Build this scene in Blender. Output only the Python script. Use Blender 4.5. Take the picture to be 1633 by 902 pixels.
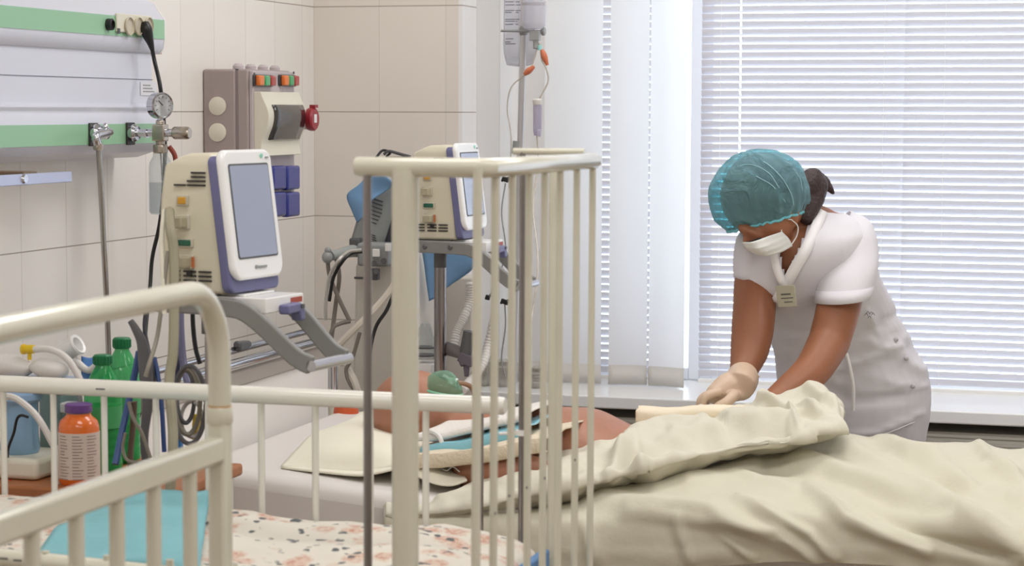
import bpy, bmesh, math, random
from mathutils import Vector, Matrix, noise
random.seed(7)
for _o in list(bpy.data.objects):
    bpy.data.objects.remove(_o)
SC = bpy.context.scene
COL = SC.collection
# ------------------------------------------------------------------ camera
F_PX, CX, CY = 3400.0, 816.5, 451.0
YAW, PITCH, ROLL = math.radians(16.42), math.radians(4.65), 0.0035
CAM = Vector((0, 0, 1.5))
_f0 = Vector((-math.sin(YAW), math.cos(YAW), 0)); _r0 = Vector((math.cos(YAW), math.sin(YAW), 0)); _z = Vector((0, 0, 1))
FWD = _f0*math.cos(PITCH) - _z*math.sin(PITCH)
_up = _f0*math.sin(PITCH) + _z*math.cos(PITCH)
RGT = _r0*math.cos(ROLL) + _up*math.sin(ROLL)
UPV = _up*math.cos(ROLL) - _r0*math.sin(ROLL)
cam_d = bpy.data.cameras.new('camera'); cam = bpy.data.objects.new('camera', cam_d); COL.objects.link(cam)
M = Matrix((RGT, UPV, -FWD)).transposed().to_4x4(); M.translation = CAM
cam.matrix_world = M
cam_d.sensor_width = 36.0; cam_d.lens = 36.0*F_PX/1633.0
cam_d.clip_start = 0.05; cam_d.clip_end = 200
cam_d.dof.use_dof = True; cam_d.dof.focus_distance = 5.0; cam_d.dof.aperture_fstop = 9.0
SC.camera = cam
# ------------------------------------------------------------------ world, lights, exposure
SC.view_settings.view_transform = 'Standard'; SC.view_settings.look = 'None'
SC.view_settings.gamma = 1.0; SC.view_settings.use_curve_mapping = False
SC.view_settings.exposure = -0.27
SC.cycles.use_denoising = True
SC.cycles.max_bounces = 10; SC.cycles.diffuse_bounces = 5; SC.cycles.transmission_bounces = 8; SC.cycles.transparent_max_bounces = 16
SC.cycles.sample_clamp_indirect = 6.0
w = bpy.data.worlds.new('world'); SC.world = w; w.use_nodes = True
bg = w.node_tree.nodes['Background']; bg.inputs[0].default_value = (0.88, 0.94, 1.0, 1); bg.inputs[1].default_value = 6.0
def area(name, loc, rot, sx, sy, power, color=(1, 1, 1), portal=False):
    l = bpy.data.lights.new(name, 'AREA'); l.shape = 'RECTANGLE'; l.size = sx; l.size_y = sy; l.energy = power; l.color = color
    o = bpy.data.objects.new(name, l); COL.objects.link(o); o.location = loc; o.rotation_euler = rot
    l.cycles.is_portal = portal
    return o
LAMPS = [(-.9, 4.75, 25), (.9, 4.75, 25), (-.9, 2.5, 22), (.9, 2.5, 22), (-.9, .2, 30), (.9, .2, 30)]  # all out of view; the row nearest the window was added to brighten blinds and tiles
for lx, ly, lp in LAMPS:
    area('ceiling_lamp_light', (lx, ly, 3.02), (0, 0, 0), 1.2, 0.6, lp, (1.0, 0.98, 0.96))
area('window_portal', (0.55, 6.25, 1.75), (math.radians(-90), 0, 0), 3.9, 2.3, 0, portal=True)

# ------------------------------------------------------------------ unprojection helpers: a pixel of the photo onto a world plane
def ray(px, py): return (FWD*F_PX + RGT*(px-CX) + UPV*(CY-py)).normalized()
def UX(px, py, X): d = ray(px, py); return CAM + d*((X-CAM.x)/d.x)
def UY(px, py, Y): d = ray(px, py); return CAM + d*((Y-CAM.y)/d.y)
def UZ(px, py, Z): d = ray(px, py); return CAM + d*((Z-CAM.z)/d.z)
def UD(px, py, D): d = ray(px, py); return CAM + d*(D/d.dot(FWD))
def PJ(p):
    v = Vector(p)-CAM; z = v.dot(FWD); return (CX+F_PX*v.dot(RGT)/z, CY-F_PX*v.dot(UPV)/z, z)
# ------------------------------------------------------------------ materials
def S(r, g, b):
    f = lambda c: (c/255/12.92) if c/255 <= 0.04045 else ((c/255+0.055)/1.055)**2.4
    return (f(r), f(g), f(b), 1)
MATS = {}
def mat(name, rgb, rough=0.5, metal=0.0, spec=0.5, bump=0.0, bscale=60, var=0.0, vscale=8, trans=0.0, alpha=1.0, coat=0.0, transl=0.0, emit=None, sss=0.0):
    if name in MATS: return MATS[name]
    m = bpy.data.materials.new(name); m.use_nodes = True; nt = m.node_tree; N = nt.nodes; L = nt.links
    b = N['Principled BSDF']; out = N['Material Output']
    c = S(*rgb); b.inputs['Base Color'].default_value = c
    b.inputs['Roughness'].default_value = rough; b.inputs['Metallic'].default_value = metal
    b.inputs['Specular IOR Level'].default_value = spec
    b.inputs['Coat Weight'].default_value = coat; b.inputs['Coat Roughness'].default_value = 0.08
    b.inputs['Transmission Weight'].default_value = trans
    if sss: b.inputs['Subsurface Weight'].default_value = sss; b.inputs['Subsurface Radius'].default_value = (0.02, 0.008, 0.004)
    tc = N.new('ShaderNodeTexCoord')
    if var:
        n = N.new('ShaderNodeTexNoise'); n.inputs['Scale'].default_value = vscale; n.inputs['Detail'].default_value = 4
        L.new(tc.outputs['Object'], n.inputs['Vector'])
        r = N.new('ShaderNodeMapRange'); r.inputs['From Min'].default_value = 0.3; r.inputs['From Max'].default_value = 0.7
        r.inputs['To Min'].default_value = 1-var; r.inputs['To Max'].default_value = 1+var
        L.new(n.outputs['Fac'], r.inputs['Value'])
        x = N.new('ShaderNodeVectorMath'); x.operation = 'SCALE'; x.inputs[0].default_value = c[:3]
        L.new(r.outputs[0], x.inputs['Scale']); L.new(x.outputs[0], b.inputs['Base Color'])
    if bump:
        n2 = N.new('ShaderNodeTexNoise'); n2.inputs['Scale'].default_value = bscale; n2.inputs['Detail'].default_value = 3
        L.new(tc.outputs['Object'], n2.inputs['Vector'])
        bp = N.new('ShaderNodeBump'); bp.inputs['Strength'].default_value = bump; bp.inputs['Distance'].default_value = 0.01
        L.new(n2.outputs['Fac'], bp.inputs['Height']); L.new(bp.outputs[0], b.inputs['Normal'])
    last = b.outputs[0]
    if transl:
        t = N.new('ShaderNodeBsdfTranslucent'); t.inputs['Color'].default_value = c
        mx = N.new('ShaderNodeMixShader'); mx.inputs[0].default_value = transl
        L.new(last, mx.inputs[1]); L.new(t.outputs[0], mx.inputs[2]); last = mx.outputs[0]
    if alpha < 1:
        t = N.new('ShaderNodeBsdfTransparent'); mx = N.new('ShaderNodeMixShader'); mx.inputs[0].default_value = 1-alpha
        L.new(last, mx.inputs[1]); L.new(t.outputs[0], mx.inputs[2]); last = mx.outputs[0]
    if emit:
        b.inputs['Emission Color'].default_value = S(*emit[0]); b.inputs['Emission Strength'].default_value = emit[1]
    L.new(last, out.inputs['Surface'])
    MATS[name] = m; return m
def tile_mat(name, axis, a0, z0, rgb, mortar=(214, 207, 199)):
    m = bpy.data.materials.new(name); m.use_nodes = True; nt = m.node_tree; N = nt.nodes; L = nt.links
    b = N['Principled BSDF']; g = N.new('ShaderNodeNewGeometry'); s = N.new('ShaderNodeSeparateXYZ'); L.new(g.outputs['Position'], s.inputs[0])
    def add(sock, v):
        q = N.new('ShaderNodeMath'); q.operation = 'ADD'; q.inputs[1].default_value = v; L.new(sock, q.inputs[0]); return q.outputs[0]
    cb = N.new('ShaderNodeCombineXYZ')
    L.new(add(s.outputs[axis], 20.0-a0), cb.inputs[0]); L.new(add(s.outputs[2], 30.0-z0), cb.inputs[1])
    br = N.new('ShaderNodeTexBrick'); br.offset = 0; br.squash = 1.0
    br.inputs['Scale'].default_value = 1; br.inputs['Brick Width'].default_value = 0.2; br.inputs['Row Height'].default_value = 0.3
    br.inputs['Mortar Size'].default_value = 0.0013; br.inputs['Mortar Smooth'].default_value = 0.3; br.inputs['Bias'].default_value = 0
    c = S(*rgb); k = 0.96
    br.inputs['Color1'].default_value = c; br.inputs['Color2'].default_value = (c[0]*k, c[1]*k, c[2]*k, 1); br.inputs['Mortar'].default_value = S(*mortar)
    L.new(cb.outputs[0], br.inputs['Vector'])
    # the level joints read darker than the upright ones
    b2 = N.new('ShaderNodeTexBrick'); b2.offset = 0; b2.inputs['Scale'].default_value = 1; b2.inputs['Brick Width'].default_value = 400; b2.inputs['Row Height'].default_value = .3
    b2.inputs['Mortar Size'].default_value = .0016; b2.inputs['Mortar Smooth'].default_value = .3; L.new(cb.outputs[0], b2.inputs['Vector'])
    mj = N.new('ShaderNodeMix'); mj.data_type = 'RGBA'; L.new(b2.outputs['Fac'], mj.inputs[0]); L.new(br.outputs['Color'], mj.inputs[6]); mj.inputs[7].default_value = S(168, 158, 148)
    L.new(mj.outputs[2], b.inputs['Base Color'])
    b.inputs['Roughness'].default_value = 0.22
    n = N.new('ShaderNodeTexNoise'); n.inputs['Scale'].default_value = 5.0; L.new(g.outputs['Position'], n.inputs['Vector'])
    q = N.new('ShaderNodeMath'); q.operation = 'MULTIPLY_ADD'; q.inputs[1].default_value = -1.0; L.new(br.outputs['Fac'], q.inputs[0]); 
    sc = N.new('ShaderNodeMath'); sc.operation = 'MULTIPLY'; sc.inputs[1].default_value = 0.5; L.new(n.outputs['Fac'], sc.inputs[0]); L.new(sc.outputs[0], q.inputs[2])
    bp = N.new('ShaderNodeBump'); bp.inputs['Strength'].default_value = 0.35; bp.inputs['Distance'].default_value = 0.004
    L.new(q.outputs[0], bp.inputs['Height']); L.new(bp.outputs[0], b.inputs['Normal'])
    return m
def glassy(name, rgb, alpha, rough=0.05, spec=0.6):
    """thin clear plastic or glass: mostly see-through, with real highlights"""
    if name in MATS: return MATS[name]
    m = bpy.data.materials.new(name); m.use_nodes = True; nt = m.node_tree; N = nt.nodes; L = nt.links
    b = N['Principled BSDF']; b.inputs['Base Color'].default_value = S(*rgb); b.inputs['Roughness'].default_value = rough; b.inputs['Specular IOR Level'].default_value = spec
    t = N.new('ShaderNodeBsdfTransparent'); t.inputs[0].default_value = S(*[min(255, int(160+0.37*c)) for c in rgb])
    f = N.new('ShaderNodeLayerWeight'); f.inputs['Blend'].default_value = 0.25
    mp = N.new('ShaderNodeMapRange'); mp.inputs['To Min'].default_value = alpha; mp.inputs['To Max'].default_value = min(1, alpha+0.5); L.new(f.outputs['Facing'], mp.inputs['Value'])
    mx = N.new('ShaderNodeMixShader'); L.new(mp.outputs[0], mx.inputs[0]); L.new(t.outputs[0], mx.inputs[1]); L.new(b.outputs[0], mx.inputs[2])
    L.new(mx.outputs[0], N['Material Output'].inputs['Surface'])
    MATS[name] = m; return m
ENAMEL = mat('cream enamel', (212, 209, 192), 0.17, coat=0.3, var=0.02)
ENAMEL2 = mat('white enamel', (222, 219, 210), 0.25, coat=0.3)
CHROME = mat('chrome', (200, 200, 205), 0.12, 1.0)
DCHROME = mat('worn chrome', (150, 145, 145), 0.22, 1.0)
NICKEL = mat('nickel', (190, 180, 168), 0.25, 1.0)
GREYP = mat('grey paint', (150, 152, 152), 0.4)
GREYD = mat('dark grey plastic', (84, 84, 86), 0.45)
BLACK = mat('black rubber', (26, 26, 28), 0.4)
CABLEG = mat('warm grey cable', (140, 134, 122), 0.5)
CABLED = mat('slate cable', (96, 96, 100), 0.5)
CREAMP = mat('cream plastic', (222, 217, 200), 0.4)
WHITEP = mat('white plastic', (235, 234, 232), 0.3, coat=0.2)
PURPLE = mat('violet grey plastic', (106, 106, 146), 0.4)
# ------------------------------------------------------------------ mesh builder
WM = {}
def wm(o): return WM.get(o.name, Matrix.Identity(4))
class MB:
    def __init__(s): s.v = []; s.f = []; s.m = []; s.cm = 0
    def add(s, vs, fs):
        o = len(s.v); s.v += [Vector(v) for v in vs]; s.f += [[i+o for i in f] for f in fs]; s.m += [s.cm]*len(fs); return s
    def box(s, c, d, R=None, taper=None):
        c = Vector(c); hx, hy, hz = d[0]/2, d[1]/2, d[2]/2
        vs = [Vector((x, y, z)) for z in (-hz, hz) for y in (-hy, hy) for x in (-hx, hx)]
        if taper:
            for v in vs:
                if v.z > 0: v.x *= taper[0]; v.y *= taper[1]
        if R is not None: vs = [R @ v for v in vs]
        return s.add([v+c for v in vs], [(0, 2, 3, 1), (4, 5, 7, 6), (0, 1, 5, 4), (2, 6, 7, 3), (0, 4, 6, 2), (1, 3, 7, 5)])
    def bb(s, x0, x1, y0, y1, z0, z1): return s.box(((x0+x1)/2, (y0+y1)/2, (z0+z1)/2), (abs(x1-x0), abs(y1-y0), abs(z1-z0)))
    def tube(s, pts, r, seg=12, caps=True, flat=1.0, closed=False):
        pts = [Vector(p) for p in pts]; n = len(pts)
        rs = r if isinstance(r, (list, tuple)) else [r]*n
        T = []
        for i in range(n):
            a = pts[(i-1) % n] if closed else pts[max(i-1, 0)]; b = pts[(i+1) % n] if closed else pts[min(i+1, n-1)]
            t = (b-a); T.append(t.normalized() if t.length > 1e-9 else Vector((0, 0, 1)))
        ref = Vector((0, 0, 1)) if abs(T[0].z) < 0.9 else Vector((0, 1, 0))
        u = T[0].cross(ref).normalized(); vs = []
        for i in range(n):
            u = (u - T[i]*u.dot(T[i])); u = u.normalized() if u.length > 1e-6 else T[i].orthogonal().normalized()
            w_ = T[i].cross(u)
            for k in range(seg):
                a = 2*math.pi*k/seg; vs.append(pts[i] + (u*math.cos(a)*flat + w_*math.sin(a))*rs[i])
        fs = []
        for i in range(n if closed else n-1):
            j = (i+1) % n
            for k in range(seg):
                k2 = (k+1) % seg; fs.append((i*seg+k, i*seg+k2, j*seg+k2, j*seg+k))
        if caps and not closed: fs += [tuple(range(seg))[::-1], tuple((n-1)*seg+k for k in range(seg))]
        return s.add(vs, fs)
    def cyl(s, a, b, r, seg=16, r2=None): return s.tube([a, b], [r, r if r2 is None else r2], seg)
    def lathe(s, prof, c=(0, 0, 0), seg=24, R=None, sx=1, sy=1):
        c = Vector(c); vs = []; n = len(prof)
        for (r, z) in prof:
            for k in range(seg):
                a = 2*math.pi*k/seg; p = Vector((r*math.cos(a)*sx, r*math.sin(a)*sy, z)); vs.append((R @ p if R is not None else p)+c)
        fs = [(i*seg+k, i*seg+(k+1) % seg, (i+1)*seg+(k+1) % seg, (i+1)*seg+k) for i in range(n-1) for k in range(seg)]
        if prof[0][0] > 1e-5: fs.append(tuple(range(seg))[::-1])
        if prof[-1][0] > 1e-5: fs.append(tuple((n-1)*seg+k for k in range(seg)))
        return s.add(vs, fs)
    def ell(s, c, r, R=None, seg=20, rings=12):
        prof = [(math.sin(math.pi*i/rings), -math.cos(math.pi*i/rings)) for i in range(rings+1)]
        prof[0] = (1e-6, -1); prof[-1] = (1e-6, 1); c = Vector(c); o = len(s.v); s.lathe(prof, (0, 0, 0), seg)
        for i in range(o, len(s.v)):
            v = s.v[i]; v = Vector((v.x*r[0], v.y*r[1], v.z*r[2])); s.v[i] = (R @ v if R is not None else v)+c
        return s
    def prism(s, outline, a, b):
        """outline: world points (list) swept from offset a to offset b (vectors)"""
        n = len(outline); a = Vector(a); b = Vector(b)
        vs = [Vector(p)+a for p in outline]+[Vector(p)+b for p in outline]
        fs = [tuple(range(n))[::-1], tuple(range(n, 2*n))]+[(i, (i+1) % n, n+(i+1) % n, n+i) for i in range(n)]
        return s.add(vs, fs)
    def grid(s, P, closeu=False):
        nr = len(P); nc = len(P[0]); vs = [p for r in P for p in r]; fs = []
        for i in range(nr-1):
            for j in range(nc if closeu else nc-1):
                j2 = (j+1) % nc; fs.append((i*nc+j, i*nc+j2, (i+1)*nc+j2, (i+1)*nc+j))
        return s.add(vs, fs)
    def build(s, name, mt, parent=None, local=False, bevel=0, sub=0, solid=0, remesh=0, smooth=True, angle=38, smoothmod=0, kind=None, label=None, soff=-1):
        me = bpy.data.meshes.new(name); inv = Matrix.Identity(4)
        if parent is not None and not local: inv = wm(parent).inverted()
        vs = [inv @ v for v in s.v] if not local else s.v
        me.from_pydata([tuple(v) for v in vs], [], s.f)
        for x in (mt if isinstance(mt, (list, tuple)) else [mt]): me.materials.append(x)
        for p, mi in zip(me.polygons, s.m): p.material_index = mi
        bm = bmesh.new(); bm.from_mesh(me); bmesh.ops.recalc_face_normals(bm, faces=bm.faces)
        if smooth:
            for f in bm.faces: f.smooth = True
            for e in bm.edges:
                if len(e.link_faces) == 2 and e.calc_face_angle(0) > math.radians(angle): e.smooth = False
        bm.to_mesh(me); bm.free()
        o = bpy.data.objects.new(name, me); COL.objects.link(o)
        if parent is not None: o.parent = parent; WM[o.name] = wm(parent)
        if remesh:
            q = o.modifiers.new('remesh', 'REMESH'); q.mode = 'VOXEL'; q.voxel_size = remesh; q.use_smooth_shade = True
        if smoothmod:
            q = o.modifiers.new('smooth', 'SMOOTH'); q.factor = 0.5; q.iterations = smoothmod
        if solid:
            q = o.modifiers.new('solid', 'SOLIDIFY'); q.thickness = solid; q.offset = soff
        if bevel:
            q = o.modifiers.new('bevel', 'BEVEL'); q.width = bevel; q.segments = 3; q.limit_method = 'ANGLE'; q.angle_limit = math.radians(35); q.harden_normals = False
        if sub:
            q = o.modifiers.new('sub', 'SUBSURF'); q.levels = sub; q.render_levels = sub
        if kind: o['kind'] = kind
        if label: o['label'] = label
        return o
def thing(name, label, cat, loc=(0, 0, 0), rotz=0, group=None):
    o = bpy.data.objects.new(name, None); COL.objects.link(o); o.empty_display_size = 0.05
    o.location = loc; o.rotation_euler = (0, 0, rotz); o['label'] = label; o['category'] = cat
    if group: o['group'] = group
    WM[o.name] = Matrix.Translation(Vector(loc)) @ Matrix.Rotation(rotz, 4, 'Z')
    return o
def tag(o, label, cat, group=None):
    o['label'] = label; o['category'] = cat
    if group: o['group'] = group
    return o
def struct(o): o['kind'] = 'structure'; return o
def crv(pts, n=8, closed=False):
    """Catmull-Rom through points"""
    P = [Vector(p) for p in pts]; m = len(P); out = []
    rng = m if closed else m-1
    for i in range(rng):
        if closed: p0, p1, p2, p3 = P[(i-1) % m], P[i], P[(i+1) % m], P[(i+2) % m]
        else: p0, p1, p2, p3 = (P[i-1] if i else P[0]*2-P[1]), P[i], P[i+1], (P[i+2] if i+2 < m else P[-1]*2-P[-2])
        for k in range(n):
            t = k/n; out.append(0.5*((2*p1)+(p2-p0)*t+(2*p0-5*p1+4*p2-p3)*t*t+(3*p1-p0-3*p2+p3)*t**3))
    if not closed: out.append(P[-1].copy())
    return out
def crs(vals, n):
    """scalars through the same spacing as crv"""
    return [v.x for v in crv([(v, 0, 0) for v in vals], n)]
def lattice(rows, nu, nv):
    R = [crv(r, nu) for r in rows]; nc = len(R[0]); cols = [crv([R[i][j] for i in range(len(R))], nv) for j in range(nc)]
    return [[cols[j][i] for j in range(nc)] for i in range(len(cols[0]))]
def cable(name, pts, r, mt, label=None, cat='cable', parent=None, n=10, seg=8, group=None, flat=1.0):
    o = MB().tube(crv(pts, n), r, seg, flat=flat).build(name, mt, parent)
    if parent is None: tag(o, label, cat, group)
    return o
def pd(pts, D=None): return [UD(p[0], p[1], p[2] if len(p) > 2 else D) for p in pts]
# ================================================================== THE ROOM
WX = -2.295; WY = 5.76; RX = UY(731, 180, WY).x; GY = 6.10
zj = UX(499.5, 178, WX).z
yj = UX(171.8, 330, WX).y
xj = WX
T_L = tile_mat('wall tiles', 1, yj, zj, (240, 235, 229)); T_B = tile_mat('wall tiles back', 0, xj, zj, (232, 224, 216))  # back wall tiles are darker: the shade of that backlit wall is put into the colour
T_R = tile_mat('reveal tiles', 1, WY-.03, zj, (240, 238, 238))
PLASTER = mat('white plaster', (232, 230, 226), 0.7, bump=0.05)
LINO = mat('floor linoleum', (150, 132, 112), 0.35, var=0.06)
PVC = mat('white window plastic', (235, 238, 245), 0.3)
struct(MB().bb(WX-.2, WX, -2.2, GY+.3, 0, 3.2).build('wall_left', T_L))
struct(MB().bb(WX-.05, RX, WY, GY+.3, 0, 3.2).build('wall_back', [T_B]))
# tiled reveal beside the window
struct(MB().bb(RX, RX+.012, WY, GY+.02, 0.6, 3.2).build('trim_1', T_R))
W0 = UY(938, 300, GY).x           # where the glass begins
sz = UY(900, 629, 5.66).z         # top of the sill
struct(MB().bb(RX, W0, GY, GY+.25, 0, 3.2).build('wall_window', PLASTER))
struct(MB().bb(W0, 3.2, GY, GY+.25, 0, sz-.02).build('wall_window_lower', PLASTER))
struct(MB().bb(W0, 3.2, GY, GY+.25, 2.85, 3.2).build('wall_window_upper', PLASTER))
struct(MB().bb(2.6, 3.2, GY, GY+.25, sz-.02, 2.85).build('wall_window_right', PLASTER))
struct(MB().bb(3.0, 3.2, -2.2, GY, 0, 3.2).build('wall_right', PLASTER))
struct(MB().bb(WX, 3.0, -2.4, -2.2, 0, 3.2).build('wall_rear', PLASTER))
struct(MB().bb(WX-.2, 3.2, -2.4, GY+.3, -.1, 0).build('floor', LINO))
struct(MB().bb(WX-.2, 3.2, -2.4, GY+.3, 3.2, 3.3).build('ceiling', PLASTER))
for lx, ly, _p in LAMPS:
    t = thing('ceiling_lamp', 'flat white ceiling lamp above the beds', 'lamp', (lx, ly, 3.2), 0, 'ceiling lamps')
    MB().bb(lx-.62, lx+.62, ly-.32, ly+.32, 3.05, 3.2).build('housing', WHITEP, t)
SILL = mat('white sill laminate', (236, 236, 236), 0.25, coat=0.2)
struct(MB().bb(RX, 2.95, 5.66, GY+.02, sz-.034, sz).build('window_sill', SILL, bevel=.004))
# ---- windows: frames, glass
FX0 = UY(1093, 300, GY-.03).x; FX1 = UY(1117, 300, GY-.03).x
SX = UY(1440, 300, GY-.03).x
g = glassy('window glass', (235, 245, 250), 0.05, 0.02)
def window(name, x0, x1, z0, z1):
    f = .034
    o = MB()
    o.bb(x0, x0+f, GY-.02, GY+.06, z0, z1); o.bb(x1-f, x1, GY-.02, GY+.06, z0, z1); o.bb(x0+f, x1-f, GY-.02, GY+.06, z0, z0+f); o.bb(x0+f, x1-f, GY-.02, GY+.06, z1-f, z1)
    o = struct(o.build(name, PVC, bevel=.004))
    MB().bb(x0+f, x1-f, GY+.02, GY+.028, z0+f, z1-f).build('glass_pane', g, o)
window('window_1', W0, FX1, sz+.002, 2.84)
window('window_2', FX1, SX+1.15, sz+.002, 2.84)
struct(MB().bb(SX+1.15, 2.6, GY, GY+.06, sz, 2.85).build('window_3', PVC))
# ---- horizontal blinds
SLAT = mat('white blind slats', (214, 212, 219), 0.4, transl=0.09)
def hblind(label, x0, x1, z0, z1, hole=None, yc=GY-.05, tilt=65, pitch=.0218, ww=.0208, grp='horizontal slatted blinds'):
    t = thing('horizontal_blind', label, 'blind', ((x0+x1)/2, yc, z1), 0, grp)
    m = MB(); z = z0+.03; ca, sa = math.cos(math.radians(tilt)), math.sin(math.radians(tilt))
    xs = [x0, x1] if hole is None else [x0, hole-.0022, hole+.0022, x1]
    i = 0
    while z < z1-.03:
        prof = []
        tl = math.radians(tilt + 1.2*math.sin(i*1.7)); ca, sa = math.cos(tl), math.sin(tl)
        for k in range(5):
            u = (k/4-.5)*ww; b = (.25-(k/4-.5)**2)*.006
            # room side edge is the higher one
            prof.append((yc - u*ca - b*sa, z + u*sa - b*ca))
        for si in range(len(xs)-1):
            nar = hole is not None and si == 1
            for k in range(4):
                if nar and k in (1, 2, 3): continue
                a, b_ = prof[k], prof[k+1]
                m.add([(xs[si], a[0], a[1]), (xs[si+1], a[0], a[1]), (xs[si+1], b_[0], b_[1]), (xs[si], b_[0], b_[1])], [(0, 1, 2, 3)])
        z += pitch; i += 1
    m.build('slats', SLAT, t, smooth=False)
    MB().bb(x0, x1, yc-.012, yc+.012, z0, z0+.014).build('bottom_rail', WHITEP, t, bevel=.003)
    MB().bb(x0, x1, yc-.015, yc+.015, z1-.03, z1).build('head_rail', WHITEP, t)
    cd = MB()
    for cx in ((x0*.9+x1*.1), (x0*.1+x1*.9)): cd.cyl((cx, yc-.013, z0), (cx, yc-.013, z1), .0006, 6)
    cd.build('ladder_cords', WHITEP, t)
hz0 = UY(1300, 618, GY-.05).z
hblind('narrow slatted blind glimpsed between the hanging vertical strips', W0+.03, FX0-.01, hz0, 2.8)
hblind('wide white slatted blind behind the nurse with a pull cord', FX1+.004, SX+.003, hz0, 2.8, hole=UY(1180, 200, GY-.05).x)
hblind('white slatted blind beyond the seam on the nurse\'s back side', SX+.001, SX+1.12, hz0, 2.8, yc=GY-.056)
# ---- vertical strips
VF = mat('vertical blind fabric', (248, 246, 244), 0.8, bump=0.08, bscale=300, transl=0.78)
VW = mat('vertical blind weight pocket', (236, 233, 228), 0.8, transl=0.55)
vb = [(754, 792, 600, 'first'), (793, 828, 603, ''), (830, 867, 607, ''), (868, 958, 612, ''), (972, 1031, 617, ''), (1033, 1093, 620, '')]
vlab = ['vertical blind strip hanging against the tiled window reveal', 'vertical blind strip behind the leaning infusion pole',
        'cream vertical blind strip behind the drip chamber', 'widest vertical blind strip, behind the end of the tall cot rail',
        'bluish backlit vertical blind strip between two bright gaps', 'vertical blind strip hanging next to the window frame behind the nurse\'s cap']
for i, (a, b, yb, _) in enumerate(vb):
    Yv = 5.90-.012*(i % 2)
    pa = UY(a, 500, Yv); pb = UY(b, 500, Yv); zb = UY((a+b)/2, yb, Yv).z
    if zb < sz+.004: zb = sz+.004
    t = thing('vertical_blind_strip', vlab[i], 'blind', ((pa.x+pb.x)/2, Yv, zb), 0, 'vertical blind strips')
    tw = [.02, -.02, .03, .006, .01, -.012][i]
    P = []
    for z in (zb+.055, 3.0):
        P.append([Vector((pa.x+(pb.x-pa.x)*k/8, Yv+tw*(k/8-.5)*2+.006*math.sin(k/8*math.pi), z)) for k in range(9)])
    MB().grid(P).build('fabric', VF, t)
    P2 = [[p - Vector((0, 0, 0)) for p in P[0]], [Vector((p.x, p.y, zb)) for p in P[0]]]
    MB().grid(P2).build('weight_pocket', VW, t, solid=.002)
CHN = [UY(x, y, 5.88) for x, y in ((955, 608), (972, 613), (1000, 612), (1030, 606), (1035, 612))]
# radiator below the sill
t = thing('radiator', 'white panel radiator under the window sill', 'radiator', (-.2, 5.86, .1))
MB().bb(-1.7, 1.6, 5.72, 5.92, .12, UY(1560, 691, 5.72).z).build('body', ENAMEL2, t, bevel=.006)
m = MB()
zr = UY(1560, 691, 5.72).z
for k in range(6): m.bb(-1.7, 1.6, 5.712, 5.73, zr-.012-k*.02, zr-.004-k*.02)
m.build('fins', ENAMEL2, t)
# ================================================================== WALL SUPPLY CONSOLE
GREEN = mat('pale green strip', (150, 196, 160), 0.35)
CONW = mat('console white', (214, 216, 228), 0.32, coat=0.15)
CONG = mat('console underside', (190, 186, 184), 0.4)
PX_ = WX+.115
def zc(y, px=256, X=PX_): return UX(px, y, X).z
yE = UX(262, 60, PX_).y; yE2 = UX(254, 200, PX_).y
Y0 = 3.1
con = thing('wall_supply_console', 'white wall console with two pale green bands, sockets and gas outlets', 'medical console', (WX, 4.0, zc(165)))
def cprof(zs, y0, y1): return [Vector((x, 0, z)) for x, z in zs]
zt, g0, g1, u1 = zc(2), zc(31), zc(63), zc(86)
fl = WX+.098
prof = [(WX+.001, zt+.02), (WX+.05, zt+.018), (WX+.09, zt-.006), (PX_, g0), (PX_, g1), (PX_-.004, g1-.02), (fl+.004, u1), (fl, u1), ]
l0, l1, lu = zc(196), zc(228), zc(252, 225)
prof2 = [(fl, u1+.01), (fl, zc(167)), (fl+.012, zc(170)), (WX+.105, l0+.025), (PX_, l0), (PX_, l1), (WX+.1, l1-.02), (WX+.06, lu), (WX+.001, lu), (WX+.001, u1+.01)]
MB().prism([Vector((x, 0, z)) for x, z in prof+[(WX+.001, u1)]], (0, Y0, 0), (0, yE, 0)).build('upper_housing', CONW, con, bevel=.003)
MB().prism([Vector((x, 0, z)) for x, z in prof2], (0, Y0, 0), (0, yE2, 0)).build('lower_housing', CONW, con, bevel=.003)
MB().bb(PX_, PX_+.0015, Y0, yE-.001, g1+.001, g0-.001).build('green_strip', GREEN, con)
MB().bb(PX_, PX_+.0015, Y0, yE2-.001, l1+.001, l0-.001).build('green_strip', GREEN, con)
MB().bb(fl, fl+.001, Y0, yE2, zc(127)-.001, zc(127)+.0008).build('panel_joint', mat('joint grey', (130, 132, 145), 0.6), con)
# end caps, slightly proud of the housings
MB().prism([Vector((x, 0, z)) for x, z in prof+[(WX+.001, u1)]], (0, yE, 0), (0, yE+.006, 0)).build('end_cap', WHITEP, con)
# sockets
def cy(px, y): return UX(px, y, PX_+.002)
a = cy(184, 40); b = cy(240, 40)
MB().bb(PX_+.001, PX_+.006, a.y, b.y, zc(57)+.001, zc(27)-.001).build('socket_plate', CREAMP, con, bevel=.002)
for i, px in enumerate((202, 217, 233)):
    c = cy(px, 42); Rx = Matrix.Rotation(math.radians(90), 3, 'Y')
    o = MB().lathe([(.019, 0), (.021, .004), (.0195, .006), (.018, .002), (.0005, .001)], (PX_+.006, c.y, c.z), 24, Rx).build('power_socket', mat('ivory socket', (196, 188, 168), .4), con)
c = cy(172, 39)
MB().lathe([(.013, 0), (.013, .012), (.009, .014), (.008, .009), (.0005, .009)], (PX_+.001, c.y, c.z), 20, Rx).build('equipotential_pin', BLACK, con)
c = cy(186, 48)
MB().bb(PX_+.006, PX_+.008, c.y-.004, c.y+.006, c.z-.008, c.z+.004).build('fuse_mark', GREYD, con)
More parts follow.
